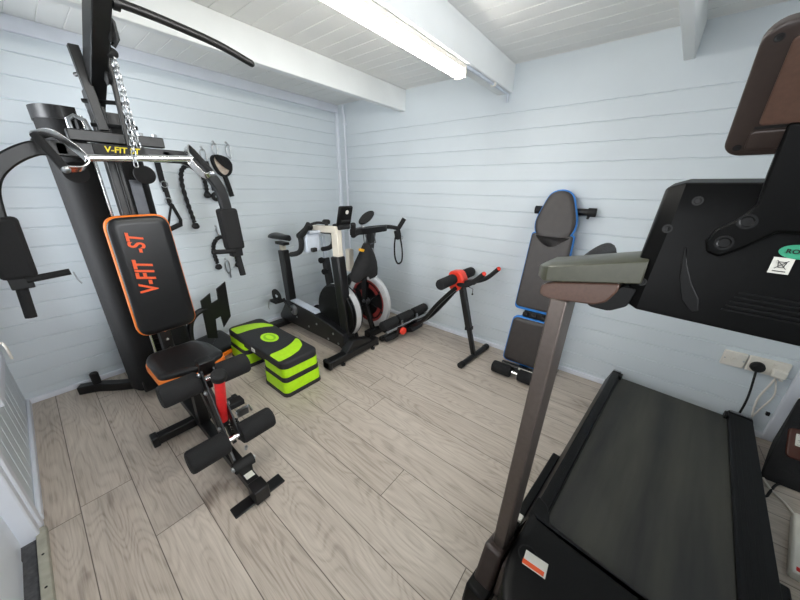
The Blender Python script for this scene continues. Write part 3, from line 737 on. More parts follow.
# ------------------------------------------------------------------ cream and black spin bike
xb = 1.40
t = thing('exercise_bike', 'cream and black spin bike with upright tablet console in front of the corner', 'exercise bike', (xb,2.1,0))
b = MB().rsweep([(1.14,1.61,.045),(1.68,1.61,.045)], .075, .06, (0,0,1)).box((1.155,1.61,.045),(.03,.085,.07)).box((1.665,1.61,.045),(.03,.085,.07))
b.build('front_foot', 'frame', t, bevel=.008)
for x in (1.27,1.60): MB().lathe([(.018,0),(.018,.012),(.006,.014),(.006,.03)], (x,1.57,0), (0,0,1), 12).build('levelling_foot', 'rubber', t)
MB().rsweep([(1.16,2.56,.04),(1.62,2.56,.04)], .07, .06).build('rear_foot', 'frame', t, bevel=.008)
side = [(1.64,.045),(1.72,.075),(2.60,.075),(2.60,.12),(2.45,.30),(2.10,.28),(1.80,.23),(1.66,.20)]
MB().prism(rcorner(side, .02), lambda y,z:(xb-.045,y,z), lambda y,z:(xb+.045,y,z)).build('base_beam', 'frame', t, bevel=.006)
MB().bar((xb,2.40,.303), (xb,2.02,.278), .07, .012).build('top_plate', 'lgrey', t, bevel=.003)
bo = MB()
for y, z in ((2.3,.17),(2.12,.13),(2.0,.19),(1.85,.10),(1.78,.17),(1.72,.10)): bo.bolt((xb-.045,y,z), (-1,0,0), .010, .006)
bo.build('bolt', 'steel', t, split=True)
MB().bar((xb,2.43,.10), (xb,2.475,.765), .065, .085, (0,1,0)).build('seat_tube', 'frame', t, bevel=.008)
MB().bar((xb,2.475,.74), (xb,2.48,.83), .04, .045, (0,1,0)).build('seat_stem', 'cream', t, bevel=.004)
MB().box((xb,2.48,.825), (.06,.14,.025)).build('saddle_clamp', 'frame_d', t, bevel=.004)
def saddle(parent, x, y, z, m='vinyl'):
    b = MB(); rows = []
    for k in range(11):
        f = k/10; yy = y+.115-.23*f; w = .062*(1-f)**.7+.020 if f > .25 else .076-.02*(.25-f)
        w = max(.02, w*(1-.5*(f > .98))); h = .028+.012*abs(f-.5)
        rows.append([b.bm.verts.new((x+w*cos(a), yy, z+(h*sin(a) if sin(a) > 0 else .018*sin(a)))) for a in [2*pi*i/16 for i in range(16)]])
    for r0, r1 in zip(rows, rows[1:]):
        for i in range(16): b._face([r0[i], r0[(i+1) % 16], r1[(i+1) % 16], r1[i]])
    b._face(rows[0]); b._face(rows[-1][::-1]); return b.build('saddle', m, parent, smooth=60)
saddle(t, xb, 2.47, .875)
MB().bar((xb+.04,1.69,.10), (xb+.012,1.735,.815), .075, .09, (0,1,0)).build('front_post', 'frame', t, bevel=.012)
MB().bar((xb+.016,1.735,.81), (xb+.02,1.745,1.03), .048, .07, (0,1,0)).build('head_post', 'cream', t, bevel=.008)
MB().bar((xb+.015,1.71,1.012), (xb+.01,1.99,1.0), .055, .05, (0,0,1)).build('slider', 'cream', t, bevel=.006)
MB().lathe([(.012,0),(.012,.02),(.028,.025),(.03,.045),(.02,.055),(0,.055)], (xb+.01,1.84,1.02), (0,0,1), 14).build('knob', 'rubber', t)
MB().tube([(xb-.15,1.96,.965),(xb-.07,1.985,1.0),(xb,1.99,1.01),(xb+.07,1.985,1.0),(xb+.15,1.96,.965)], .018, 12, smooth=5).build('handlebar', 'foam', t)
for s in (-1,1):
    MB().roll((xb+s*.06,1.985,1.0), (xb+s*.165,1.945,.955), .026, .008, 16).build('arm_rest', 'foam', t)
    MB().tube([(xb+s*.15,1.95,.955),(xb+s*.15,1.90,.985),(xb+s*.15,1.83,1.055)], .0195, 12).build('horn', 'foam', t)
    MB().tube([(xb+s*.15,1.95,.955),(xb+s*.15,1.945,.90),(xb+s*.15,1.965,.85),(xb+s*.15,2.02,.82),(xb+s*.15,2.10,.80)], .019, 12, smooth=5).build('drop_bar', 'foam', t)
MB().tube([(xb-.075,1.95,1.03),(xb-.03,1.90,1.05),(xb+.02,1.87,1.045)], .010, 10, smooth=4).build('centre_grip', 'foam', t)
# console tablet, its face to the rider
cs = MB().box((xb+.06,1.69,1.105), (.125,.026,.15), Matrix.Rotation(rad(16),3,'X')).build('console', 'plastic', t, bevel=.012)
MB().lathe([(.014,0),(.014,.003),(0,.003)], (xb+.06,1.662,1.135), (0,-1,-.28), 18).build('oval_badge', 'label', cs)
MB().box((xb+.06,1.692,1.075), (.08,.03,.016), Matrix.Rotation(rad(16),3,'X')).build('console_recess', 'rubber', cs, bevel=.003)
MB().box((xb+.06,1.73,1.03), (.11,.08,.04)).build('console_mount', 'rubber', t, bevel=.01)
# grey bottle plate behind the head post
MB().box((xb-.07,1.93,.905), (.12,.05,.14)).build('bottle_cage', 'lgrey', t, bevel=.012)
MB().box((xb-.06,1.91,.985), (.10,.05,.018)).build('cage_rim', 'lgrey', t, bevel=.004)
MB().box((xb-.08,1.895,.855), (.045,.03,.03)).build('cage_clip', 'rubber', t, bevel=.006)
# flywheel beside the post
def wheel(t, c, r, w, tread, face, spokes=False, red=None):
    c = Vector(c)
    prof = [(r*.80,-w*.5),(r*.94,-w*.5),(r,-w*.36),(r,w*.36),(r*.94,w*.5),(r*.80,w*.5),(r*.80,-w*.5)]
    rim = MB().lathe(prof, c, (1,0,0), 56); return rim.build('flywheel_rim', tread, t, smooth=40)
fw = Vector((1.475,1.82,.335)); R1 = .232
rim = wheel(t, fw, R1, .07, 'wheelw', None)
MB().lathe([(0,-.03),(R1*.81,-.03),(R1*.81,.03),(0,.03)], fw, (1,0,0), 48).build('flywheel_disc', 'frame_d', t)
for sx in (-1,1): MB().lathe([(R1*.86,0),(R1*1.0,.0),(R1*1.0,.008),(R1*.86,.012)], fw+Vector((sx*.03,0,0)), (sx,0,0), 56).build('rim_band', 'frame', rim)
b = MB(); arc = []
for k in range(25):
    a = rad(60+k*190/24); arc.append((cos(a), sin(a)))
poly = [(fw.y-a*(-1)*R1*1.06, fw.z+s*R1*1.06) for a, s in [(-c_, s_) for c_, s_ in arc]] + [(fw.y+a*R1*.2, fw.z+s*R1*.2) for a, s in [(c_, s_) for c_, s_ in arc][::-1]]
poly = [(fw.y+R1*.95*cos(2*pi*k/40), fw.z+R1*.95*sin(2*pi*k/40)) for k in range(40)]
MB().prism(poly, lambda y,z:(fw.x-.058,y,z), lambda y,z:(fw.x-.042,y,z)).build('wheel_cover', 'plastic', t, bevel=.006)
MB().lathe([(.03,0),(.03,.05),(.02,.06),(0,.06)], fw+Vector((.03,0,0)), (1,0,0)).build('hub', 'steel', t)
MB().bar((xb+.135,1.70,.08), (xb+.135,1.82,.36), .03, .05, (0,1,0)).build('fork', 'frame', t, bevel=.004)
# crank and pedals
MB().prism([(-.15,.06),(.15,.06),(.13,.10),(-.03,.15),(-.06,.15)], lambda x,z:(xb+.06+x,1.585,z), lambda x,z:(xb+.06+x,1.66,z)).build('foot_gusset', 'frame', t, bevel=.006)
MB().lathe([(.05,0),(.05,.012),(.03,.02),(0,.02)], (xb-.045,2.33,.235), (-1,0,0)).build('crank_hub', 'steel', t)
MB().bar((xb-.075,2.33,.235), (xb-.075,2.45,.32), .018, .03, (0,0,1)).bar((xb+.075,2.33,.235), (xb+.075,2.21,.15), .018, .03, (0,0,1)).build('crank', 'frame_d', t, bevel=.004)
for s, y, z in ((-1,2.45,.32),(1,2.21,.15)):
    pd = MB().box((xb+s*.135,y,z), (.09,.10,.026)).build('pedal', 'rubber', t, bevel=.006)
    MB().rsweep(catmull([(xb+s*.135,y+.04,z),(xb+s*.135,y+.05,z+.06),(xb+s*.135,y,z+.085),(xb+s*.135,y-.05,z+.06),(xb+s*.135,y-.04,z)],5), .05, .006, (1,0,0)).build('toe_strap', 'rubber', pd)
    MB().tube([(xb+s*.15,y+.05,z),(xb+s*.16,y+.09,z-.01),(xb+s*.165,y+.12,z-.08),(xb+s*.16,y+.12,z-.11)], .004, 6, smooth=5).build('strap_end', 'steel', pd)

# ------------------------------------------------------------------ black spin bike with red wheel, nearer the corner
xc = 1.85
t = thing('exercise_bike', 'black spin bike with red and black spoked flywheel against the right wall', 'exercise bike', (xc,2.1,0))
MB().rsweep([(1.70,1.74,.04),(2.18,1.74,.04)], .07, .06).build('front_foot', 'frame', t, bevel=.008)
MB().rsweep([(1.70,2.58,.04),(2.18,2.58,.04)], .07, .06).build('rear_foot', 'frame', t, bevel=.008)
MB().bar((xc+.1,1.74,.07), (xc+.0,2.56,.10), .06, .09).build('base_beam', 'frame', t, bevel=.008)
f2 = Vector((1.84,1.84,.315)); R2 = .255
rim = wheel(t, f2, R2, .05, 'wheelw', None)
fd = MB()
for k in range(6):
    a = 2*pi*k/6+.4; dd = Vector((0,cos(a),sin(a))); nn = Vector((0,-sin(a),cos(a)))
    fd.bar(f2+dd*.03, f2+dd*R2*.84, .02, .045, (1,0,0))
fd.build('spokes', 'frame_d', t)
MB().lathe([(R2*.72,-.02),(R2*.86,-.02),(R2*.86,.02),(R2*.72,.02),(R2*.72,-.02)], f2, (1,0,0), 48).build('inner_ring', 'flyred', t)
MB().lathe([(0,-.006),(R2*.83,-.006),(R2*.83,.006),(0,.006)], f2, (1,0,0), 48).build('wheel_disc', 'frame_d', t)
g_ = MB()
for a0 in (100,195):
    P = [f2+Vector((-.024,R2*.6*cos(rad(a0+k*9)),R2*.6*sin(rad(a0+k*9)))) for k in range(6)]
    g_.rsweep(P, .035, .004, (1,0,0))
g_.build('red_panel', 'flyred', t)
MB().bar(f2+Vector((-.034,.06,.10)), f2+Vector((-.034,-.02,-.13)), .005, .05, (0,1,0)).build('red_badge', 'flyred', t, bevel=.004)
MB().lathe([(.035,0),(.035,.04),(.02,.05),(0,.05)], f2+Vector((-.02,0,0)), (-1,0,0)).build('hub', 'steel', t)
for s in (-1,1): MB().bar((f2.x+s*.06,1.84,.30), (xc+s*.02,1.88,.72), .022, .05, (0,1,0)).bar((f2.x+s*.06,1.84,.31), (f2.x+s*.06,1.74,.07), .022, .05, (0,1,0)).build('fork', 'frame', t, bevel=.004)
MB().bar((xc,1.86,.66), (xc,1.80,.98), .06, .06, (0,1,0)).build('head_post', 'frame', t, bevel=.006)
MB().bar((xc,1.90,.62), (xc,2.42,.22), .06, .08, (0,0,1)).build('main_tube', 'frame', t, bevel=.008)
MB().bar((xc,2.38,.10), (xc,2.47,.62), .055, .07, (0,1,0)).build('seat_tube', 'frame', t, bevel=.006)
for y, z in ((2.41,.50),(2.45,.61)): MB().lathe([(.012,0),(.012,.04),(.03,.045),(.03,.07),(0,.072)], (xc-.02,y,z), (-1,-.2,0), 14).build('knob', 'rubber', t)
MB().bar((xc,2.47,.62), (xc,2.49,.84), .035, .03, (0,1,0)).build('seat_stem', 'lgrey', t, bevel=.003)
saddle(t, xc, 2.49, .885)
hb = MB().tube([(xc,1.76,.985),(xc+.12,1.74,.985),(xc+.22,1.73,.97),(xc+.275,1.73,.955)], .018, 12, smooth=4).tube([(xc,1.76,.985),(xc-.12,1.74,.985),(xc-.22,1.73,.97),(xc-.275,1.73,.955)], .018, 12, smooth=4)
hb.build('handlebar', 'foam', t)
for s in (-1,1): MB().tube([(xc+s*.27,1.735,.945),(xc+s*.285,1.72,.98),(xc+s*.31,1.69,1.045)], .02, 12).build('horn', 'foam', t)
MB().prism(rcorner([(-.25,-.0),(-.14,-.055),(.13,-.05),(.20,.0),(.10,.04),(-.12,.045)], .03), lambda a,c:(xc-.06+a,1.745+c,.955), lambda a,c:(xc-.06+a,1.745+c,1.0)).build('handlebar_tray', 'plastic', t, bevel=.008)
MB().tube([(xc-.11,1.78,.99),(xc-.12,1.80,1.02),(xc-.10,1.80,1.05)], .012, 10).build('holder_stem', 'steel', t)
nh = Vector((-.30,-.80,.52)).normalized(); xh = Vector((.85,-.05,.45)); xh = (xh-nh*xh.dot(nh)).normalized(); yh = nh.cross(xh)
MB().pad([(.085*cos(2*pi*k/28), .036*sin(2*pi*k/28)) for k in range(28)], (Vector((xc-.075,1.79,1.065)),xh,yh,nh), .028, .006).build('device_holder', 'rubber', t, smooth=60)
MB().box((xc-.13,1.95,.70), (.06,.05,.20)).build('white_panel', 'cream', t, bevel=.01)

# hung on the black bike
s_ = thing('hanging_strap', 'black looped strap dangling from the right end of the black bike handlebar', 'strap', (2.170,1.73,.66))
lp = catmull([(2.075,1.725,.88),(2.060,1.72,.80),(2.065,1.715,.70),(2.100,1.71,.64),(2.145,1.70,.66),(2.155,1.705,.76),(2.135,1.715,.88)], 6)
MB().rsweep(lp, .016, .005, (0,1,0)).build('loop', 'strap', s_)
MB().rsweep([(2.095,1.722,.945),(2.100,1.715,.91),(2.105,1.715,.865)], .05, .045, (0,1,0)).build('sleeve', 'strap', s_, bevel=.008)
for x in (2.105,2.165): MB().torus((x,1.718,.872), (0,1,0), .014, .004, 16, 6).build('buckle_ring', 'steel', s_)
bg = thing('drawstring_bag', 'black cloth drawstring bag hanging from the handlebar above the red flywheel', 'bag', (1.64,1.66,.6))
b = MB(); rows = []
for k, (z, wx, wy, ox) in enumerate([(.85,.03,.02,.0),(.81,.05,.035,0),(.76,.075,.05,.0),(.70,.105,.06,-.012),(.64,.13,.064,-.03),(.60,.14,.062,-.04),(.58,.125,.05,-.045),(.575,.07,.03,-.045)]):
    rows.append([b.bm.verts.new((1.64+ox+wx*cos(a)*(1+.07*sin(5*a+k)), 1.655+wy*sin(a)*(1+.1*cos(4*a+k*.7)), z+.045+.015*sin(3*a)*(k/5))) for a in [2*pi*i/30 for i in range(30)]])
for r0, r1 in zip(rows, rows[1:]):
    for i in range(30): b._face([r0[i], r0[(i+1) % 30], r1[(i+1) % 30], r1[i]])
b._face(rows[0]); b._face(rows[-1][::-1])
bd = b.build('bag_body', 'cloth', bg, smooth=60)
MB().tube([(1.620,1.655,.88),(1.65,1.69,.90),(1.68,1.73,.965)], .004, 6).tube([(1.630,1.655,.88),(1.68,1.69,.90),(1.70,1.73,.965)], .004, 6).tube([(1.660,1.655,.88),(1.77,1.68,.88),(1.78,1.71,.965)], .004, 6).build('cord', 'grey', bg, split=True)
MB().box((1.575,1.645,.85), (.05,.02,.022), Matrix.Rotation(.3,3,'Y')).build('tag', 'ylw', bg, bevel=.004)
MB().torus((1.685,1.64,.83), (0,1,0), .018, .005, 18, 6).build('ring', 'steel', bg)
# ------------------------------------------------------------------ folding ab machine
t = thing('ab_machine', 'black folding ab trainer with red hub, foam rollers and T foot by the right wall', 'ab trainer', (2.04,1.1,0))
MB().tube([(1.83,.85,.022),(2.24,.82,.022)], .0215, 14).build('front_foot', 'frame', t)
for p, q in (((1.822,.851,.022),(1.86,.848,.022)), ((2.21,.822,.022),(2.25,.819,.022))): MB().tube([p, q], .025, 14).build('foot_cap', 'rubber', t)
MB().bar((2.03,.838,.03), (2.04,.94,.36), .034, .034, (1,0,0)).build('inner_stem', 'frame', t, bevel=.004)
MB().bar((2.035,.905,.25), (2.045,1.005,.585), .046, .046, (1,0,0)).build('outer_stem', 'frame', t, bevel=.005)
MB().box((2.035,.905,.25), (.056,.05,.03)).bolt((2.012,.985,.54),(-1,-.3,0),.011,.01).build('stem_collar', 'rubber', t, bevel=.004)
MB().prism(rcorner([(-.075,.0),(-.03,-.09),(.04,-.10),(.075,-.02),(.065,.06),(-.03,.075)],.03), lambda a,b:(2.0,1.045+a,.635+b), lambda a,b:(2.085,1.045+a,.635+b)).build('hub', 'redor', t, bevel=.012)
MB().tube([(1.84,1.055,.645),(2.27,1.055,.645)], .013).build('axle', 'steel', t)
MB().roll((1.79,1.06,.640), (1.985,1.055,.645), .041).build('foam_roller', 'foam', t)
MB().roll((2.10,1.055,.645), (2.29,1.05,.645), .041).build('foam_roller', 'foam', t)
for pts in ([(2.02,1.03,.60),(1.97,.94,.62),(1.955,.87,.67),(1.95,.80,.74)], [(2.07,1.03,.60),(2.16,.94,.61),(2.20,.87,.645),(2.20,.79,.73)]):
    MB().tube(pts, .0175, 12, smooth=5).build('handle', 'foam', t)
    MB().sphere(pts[-1], .0175, 12).build('handle_cap', 'redor', t)
MB().bar((2.04,1.03,.60), (2.05,.90,.64), .05, .04).build('handle_bracket', 'frame', t, bevel=.005)
MB().tube([(2.10,.98,.57),(2.13,.95,.55),(2.13,.95,.51)], .0025, 6).sphere((2.13,.95,.505), .008, 8).build('pin_cord', 'rubber', t)
for x in (1.99,2.10):
    MB().rsweep(catmull([(x,1.03,.575),(x,1.10,.50),(x,1.20,.36 if x > 2.05 else .38),(x,1.33,.20),(x,1.46,.10)],6), .03, .03).build('rail', 'frame', t, bevel=.003)
MB().bar((1.73,1.60,.03), (2.26,1.52,.03), .04, .04).build('rear_foot', 'frame', t, bevel=.005)
MB().bar((2.045,1.42,.09), (2.045,1.56,.04), .16, .04).build('rear_joint', 'frame_d', t, bevel=.004)
cr = MB().box((1.985,1.53,.135), (.52,.09,.05), Matrix.Rotation(rad(-5),3,'Z')).box((1.985,1.51,.10), (.30,.05,.08)).build('knee_carriage', 'frame_d', t, bevel=.006)
a = Vector((1.70,1.555,.175)); b = Vector((2.28,1.50,.20)); d = (b-a)
for f0, f1 in ((0,.31),(.345,.655),(.69,1.0)): MB().roll(a+d*f0, a+d*f1, .043).build('knee_roller', 'foam', t)
MB().tube([a+d*.02+Vector((0,-.04,-.05)), b-d*.02+Vector((0,-.04,-.05))], .012, 10).build('roller_axle', 'steel', t)
for f in (.33,.67): MB().box(a+d*f+Vector((0,-.055,-.005)), (.02,.012,.03)).build('clip', 'steel', t)
MB().roll((1.72,1.53,.055), (1.86,1.51,.06), .028).build('end_roller', 'foam', t)
MB().lathe([(.012,0),(.012,.015),(.032,.02),(.034,.04),(.02,.05),(0,.05)], (1.90,1.50,.09), (-.3,-1,.1), 14).build('knob', 'redor', t)

# ------------------------------------------------------------------ adjustable bench stood on end against the wall
yc = .457
t = thing('weight_bench', 'folded weight bench with blue edged brown-black pads standing upright against the right wall', 'weight bench', (2.1,yc,0))
S = .15
fr = ((2.07,yc,0), (0,-1,0), (S,0,1), (-1,0,S))
def bpad(nm, poly, h=.05, rn=.009):
    p = MB().pad(poly, fr, h*.72, .006).build(nm, 'blue', t, smooth=60)
    cx = sum(q[0] for q in poly)/len(poly); cz = sum(q[1] for q in poly)/len(poly)
    k = .95
    MB().pad([(cx+(a-cx)*k, cz+(b-cz)*k) for a,b in poly], ((2.07-h*.5,yc,h*.5*S),)+fr[1:], h*.5, rn, .004).build('cushion', 'vinyl_br', p, smooth=60)
    return p
hd = [(0,1.305),(-.065,1.28),(-.10,1.20),(-.127,1.10),(-.11,1.02),(-.055,.972),(0,.965),(.055,.972),(.11,1.02),(.127,1.10),(.10,1.20),(.065,1.28)]
bpad('head_pad', spoly(hd, 4))
bp = [(-.147,.485),(.147,.485),(.132,1.03),(.09,1.03),(.05,.975),(0,.955),(-.05,.975),(-.09,1.03),(-.132,1.03)]
bpad('back_pad', rcorner(bp, .035), rn=.005)
bpad('seat_pad', rcorner([(-.155,.075),(.155,.075),(.138,.432),(-.138,.432)], .04))
X = lambda z, d=0: 2.07+S*z+d
MB().bar((X(.06,.03),yc,.06), (X(1.18,.03),yc,1.18), .05, .05, (0,1,0)).build('spine', 'frame', t, bevel=.005)
MB().bar((2.285,yc-.07,.06), (X(.72,.07),yc-.07,.72), .035, .03, (0,1,0)).bar((2.285,yc+.07,.06), (X(.72,.07),yc+.07,.72), .035, .03, (0,1,0)).build('support_leg', 'frame', t, bevel=.004, split=True)
MB().tube([(2.278,.255,1.175),(2.278,.605,1.172)], .022, 14).build('cross_foot', 'frame', t)
for y in (.25,.57): MB().tube([(2.278,y-.0,1.175),(2.278,y+.045,1.175)], .027, 14).build('foot_cap', 'rubber', t)
MB().tube([(2.278,.285,1.155),(2.27,.29,1.135)], .008, 8).build('bolt', 'frame_d', t)
MB().box((X(.455,-.005),yc,.458), (.03,.15,.05)).build('hinge', 'frame', t, bevel=.006)
hn = MB()
for y in (-.06,.0,.06): hn.tube([(X(.455,-.03),yc+y-.015,.46),(X(.455,-.03),yc+y+.015,.46)], .017, 12)
hn.build('hinge_barrel', 'rubber', t, split=True)
MB().box((X(.44,0),yc-.01,.432), (.03,.20,.016)).build('blue_bracket', 'blue', t, bevel=.003)
MB().tube([(2.26,.27,.03),(2.26,.64,.03)], .0225, 14).build('rear_foot', 'frame', t)
MB().tube([(X(.055,-.055),.33,.055),(X(.055,-.055),.60,.055)], .026, 14).build('front_foot', 'frame', t)
MB().box((X(.07,-.08),.42,.07), (.012,.10,.014)).build('sticker', 'label', t)
MB().bar((X(.05,-.04),yc-.0,.055), (2.26,yc,.035), .05, .04).build('lower_frame', 'frame', t, bevel=.004)
MB().bar((1.965,yc+.02,.05), (X(.055,-.055),yc+.02,.055), .03, .03).build('roller_arm', 'frame', t, bevel=.004)
MB().tube([(1.955,.34,.05),(1.955,.64,.05)], .011, 12).build('roller_axle', 'chrome', t)
MB().roll((1.955,.505,.05), (1.955,.645,.05), .044).build('ankle_roller', 'foam', t)
MB().roll((1.955,.325,.05), (1.955,.455,.05), .044).build('ankle_roller', 'foam', t)
# ------------------------------------------------------------------ treadmill, in its own frame: u along the belt away from the motor, v across, z up
TA = rad(-6.2); U0, V0 = 1.35, -.143
loc = Vector((cos(TA)*U0-sin(TA)*V0, sin(TA)*U0+cos(TA)*V0, 0))
t = thing('treadmill', 'large black treadmill with upright console, seen from its front, running to the right wall', 'treadmill', loc, TA, off=(U0,V0,0))
VC = V0; mv = lambda v: 2*VC-v
MB().box((1.5,VC,.085), (1.42,.56,.07)).build('base_frame', 'frame_d', t, bevel=.006)
fe = MB()
for v in (.09,-.38): fe.box((2.12,v,.026), (.06,.05,.052))
fe.build('rear_foot', 'rubber', t, bevel=.006, split=True)
# belt with the roll over at the rear
pr = [(.82,.168),(2.165,.168)]+[(2.165+.03*sin(rad(k*18)), .138+.03*cos(rad(k*18))) for k in range(1,11)]+[(2.0,.108),(.82,.108)]
MB().prism(pr, lambda u,z:(u,-.363,z), lambda u,z:(u,.126,z)).build('running_belt', 'belt', t, smooth=40)
def rail(vi, vo):
    s = 1 if vo > vi else -1; w = abs(vo-vi)
    p = [(vi,.165),(vi,.180),(vi+s*.006,.186),(vi+s*w*.62,.187),(vi+s*(w-.004),.181),(vo,.172),(vo+s*(.026 if s > 0 else .006),.085),(vo-s*.01,.05),(vi,.06)]
    MB().prism(p, lambda v,z:(.86,v,z), lambda v,z:(2.19,v,z)).build('side_rail', 'plastic', t, smooth=30)
    r_ = MB()
    for k in range(4):
        vv = vi+s*(w*.2+w*.15*k); r_.box((1.52,vv,.1868), (1.3,.0022,.0008))
    r_.build('tread_ridge', 'plastic', t)
    c = [(a+(.0 if i in (0,8) else 0), z+.003) for i,(a,z) in enumerate(p)]
    cap = MB().prism(c, lambda v,z:(2.185,v,z), lambda v,z:(2.215,v,z)).box((2.165,vi-s*.006,.176), (.05,.016,.03)).build('rear_cap', 'plastic', t, bevel=.004)
    MB().box((2.204,(vi+vo)/2,.1915), (.013,w*.84,.004)).build('cap_edge', 'steel', cap)
rail(.126,.172); rail(-.363,-.459)
# motor hood
hood = rcorner([(.47,.0),(.50,.075),(.575,.142),(.68,.166),(.875,.168),(.868,.08),(.862,-.09),(.862,VC*2+.09),(.868,mv(.08)),(.875,mv(.168)),(.68,mv(.166)),(.575,mv(.142)),(.50,mv(.075)),(.47,mv(.0))], .03, 4)
ar = sum(hood[i-1][0]*hood[i][1]-hood[i][0]*hood[i-1][1] for i in range(len(hood)))
hood = hood if ar > 0 else hood[::-1]
hd = MB().pad(hood, ((0,0,.05),(1,0,0),(0,1,0),(0,0,1)), .165, .010, .005).build('motor_hood', 'plastic', t, smooth=60)
hd_ = [(.50,.166),(.84,.172),(.84,.12),(.50,.12)]
MB().prism([(.62,.07),(.80,.07),(.74,.175),(.66,.175)], lambda u,z:(u,.150,z), lambda u,z:(u,.171,z)).build('hood_side', 'brown_d', hd, bevel=.006)
for f in ((lambda v: v), mv): MB().prism(rcorner([(.84,.10),(.885,.112),(.925,.135),(.94,.172),(.84,.172)],.012,3), lambda u,v:(u,f(v),.06), lambda u,v:(u,f(v),.214)).build('hood_shoulder', 'plastic', hd, bevel=.008)
MB().lathe([(.030,0),(.030,.002),(.026,.002),(.026,.0008),(0,.0008)], (.715,.118,.2165), (0,0,1), 28).build('recess_ring', 'rubber', hd)
lb = MB().box((.706,.092,.2195), (.046,.066,.0012), Matrix.Rotation(rad(8),3,'Z')).build('sticker', 'label', hd)
MB().box((.692,.0935,.2204), (.014,.062,.0008), Matrix.Rotation(rad(8),3,'Z')).build('orange_band', 'orange_txt', lb)
MB().box((.50,VC,.03), (.12,.5,.05)).lathe([(.028,-.02),(.028,.02)], (.48,.10,.029), (0,1,0)).lathe([(.028,-.02),(.028,.02)], (.48,mv(.10),.029), (0,1,0)).build('front_wheel', 'rubber', t)
# uprights, boots, base bars
for m in (0, 1):
    f = (lambda v: v) if m == 0 else mv
    v0 = f(.205)
    MB().bar((.727,v0,.06), (.806,v0,1.045), .04, .09, (1,0,0)).build('upright', 'tread_post', t, bevel=.005)
    b = [(.575,.0),(.80,.0),(.79,.10),(.782,.155),(.668,.19),(.63,.10)]
    bt_ = MB().prism(b, lambda u,z:(u,f(.178),z), lambda u,z:(u,f(.240),z)).build('upright_boot', 'brown_d', t, bevel=.012, seg=3)
    MB().prism([(.56,.0),(.82,.0),(.815,.055),(.58,.075)], lambda u,z:(u,f(.172),z), lambda u,z:(u,f(.246),z)).build('boot_skirt', 'plastic', bt_, bevel=.008)
    MB().bar((.78,f(.212),.055), (1.325,f(.212),.055), .034, .075).build('base_bar', 'plastic', t, bevel=.006)
    MB().box((.895,f(.206),.098), (.03,.02,.012)).box((.885,f(.198),.075), (.016,.012,.03)).build('plug', 'white', t, bevel=.002)
# console
prof = [(.765,1.068),(.763,1.258),(.788,1.318),(.90,1.328),(.97,1.24),(.95,1.10),(.86,1.055)]
def vsec(vs, d): return [(u, z) for u, z in prof]
b = MB(); rings = []
pc = (.86,1.19)
for v, k in ((.082,.78),(.080,.86),(.054,1.0),(mv(.054),1.0),(mv(.080),.86),(mv(.082),.78)):
    rings.append([b.bm.verts.new((pc[0]+(u-pc[0])*k, v-(.012 if z > 1.2 else 0)*(1 if v > VC else -1), pc[1]+(z-pc[1])*(k*.5+.5))) for u, z in prof])
for r0, r1 in zip(rings, rings[1:]):
    for i in range(len(prof)): b._face([r0[i], r0[(i+1) % len(prof)], r1[(i+1) % len(prof)], r1[i]])
b._face(rings[0][::-1]); b._face(rings[-1])
con = b.build('console', 'console', t, bevel=.003, smooth=25)
vt = MB()
for k in range(5): vt.box((.7625,VC-.02,1.105+k*.0085), (.003,.20-.006*k,.003))
vt.build('vent', 'plastic', con)
MB().prism([(.014,1.205),(.006,1.15),(-.008,1.108),(-.026,1.088),(-.036,1.092),(-.030,1.115),(-.014,1.14),(.002,1.175),(.011,1.206)], lambda v,z:(.766,v,z), lambda v,z:(.7615,v,z)).build('moulding', 'plastic', con, bevel=.0012)
sc = MB()
for v, z in ((.018,1.287),(.046,1.236),(.058,1.128)): sc.lathe([(.008,0),(.008,.0015),(.0055,.0015),(.004,.0003),(0,.0003)], (.7645 if z < 1.27 else .772,v,z), (-1,0,0), 14)
sc.build('screw', 'blk_txt', con, split=True)
# wings over the uprights, lower housings, handrails
for m in (0, 1):
    f = (lambda v: v) if m == 0 else mv
    zl = lambda v: 1.087+(.245-v)*.195
    zh = lambda v: 1.124+(.245-v)*.25
    plan = [(.76,.058),(.76,.243),(.768,.252),(.80,.276),(.90,.280),(.90,.058)]
    pin = [(.778,.058),(.778,.238),(.783,.244),(.808,.264),(.895,.266),(.895,.058)]
    b = MB(); L3 = [[b.bm.verts.new((u,f(v),zl(v)+(.0 if u < .79 else .006))) for u, v in plan], [b.bm.verts.new((u,f(v),zh(v))) for u, v in plan], [b.bm.verts.new((u,f(v),zh(v)+.007)) for u, v in pin]]
    for r0, r1 in zip(L3, L3[1:]):
        for i in range(6): b._face([r0[i], r0[(i+1) % 6], r1[(i+1) % 6], r1[i]])
    b._face(L3[0][::-1]); b._face(L3[-1])
    b.build('console_wing', 'wing_sheen', t, bevel=.0025)
    ho = [(.253,1.075),(.253,1.05),(.226,1.043),(.130,1.055),(.108,1.068),(.092,1.10),(.094,1.115),(.226,1.088)]
    MB().prism(rcorner(ho, .008, 3), lambda v,z:(.764,f(v),z), lambda v,z:(.87,f(v),z)).build('lower_housing', 'brown', t, bevel=.005)
    MB().prism(rcorner([(.14,1.048),(.10,1.048),(.070,1.068),(.062,1.11),(.09,1.11),(.105,1.075),(.15,1.062)], .008, 3), lambda v,z:(.768,f(v),z), lambda v,z:(.90,f(v),z)).build('housing_end', 'plastic', t, bevel=.004)
    MB().tube([(.88,f(.20),1.11),(1.02,f(.20),1.125),(1.16,f(.20),1.125),(1.22,f(.20),1.10)], .02, 14, smooth=5).build('handrail', 'foam', t)
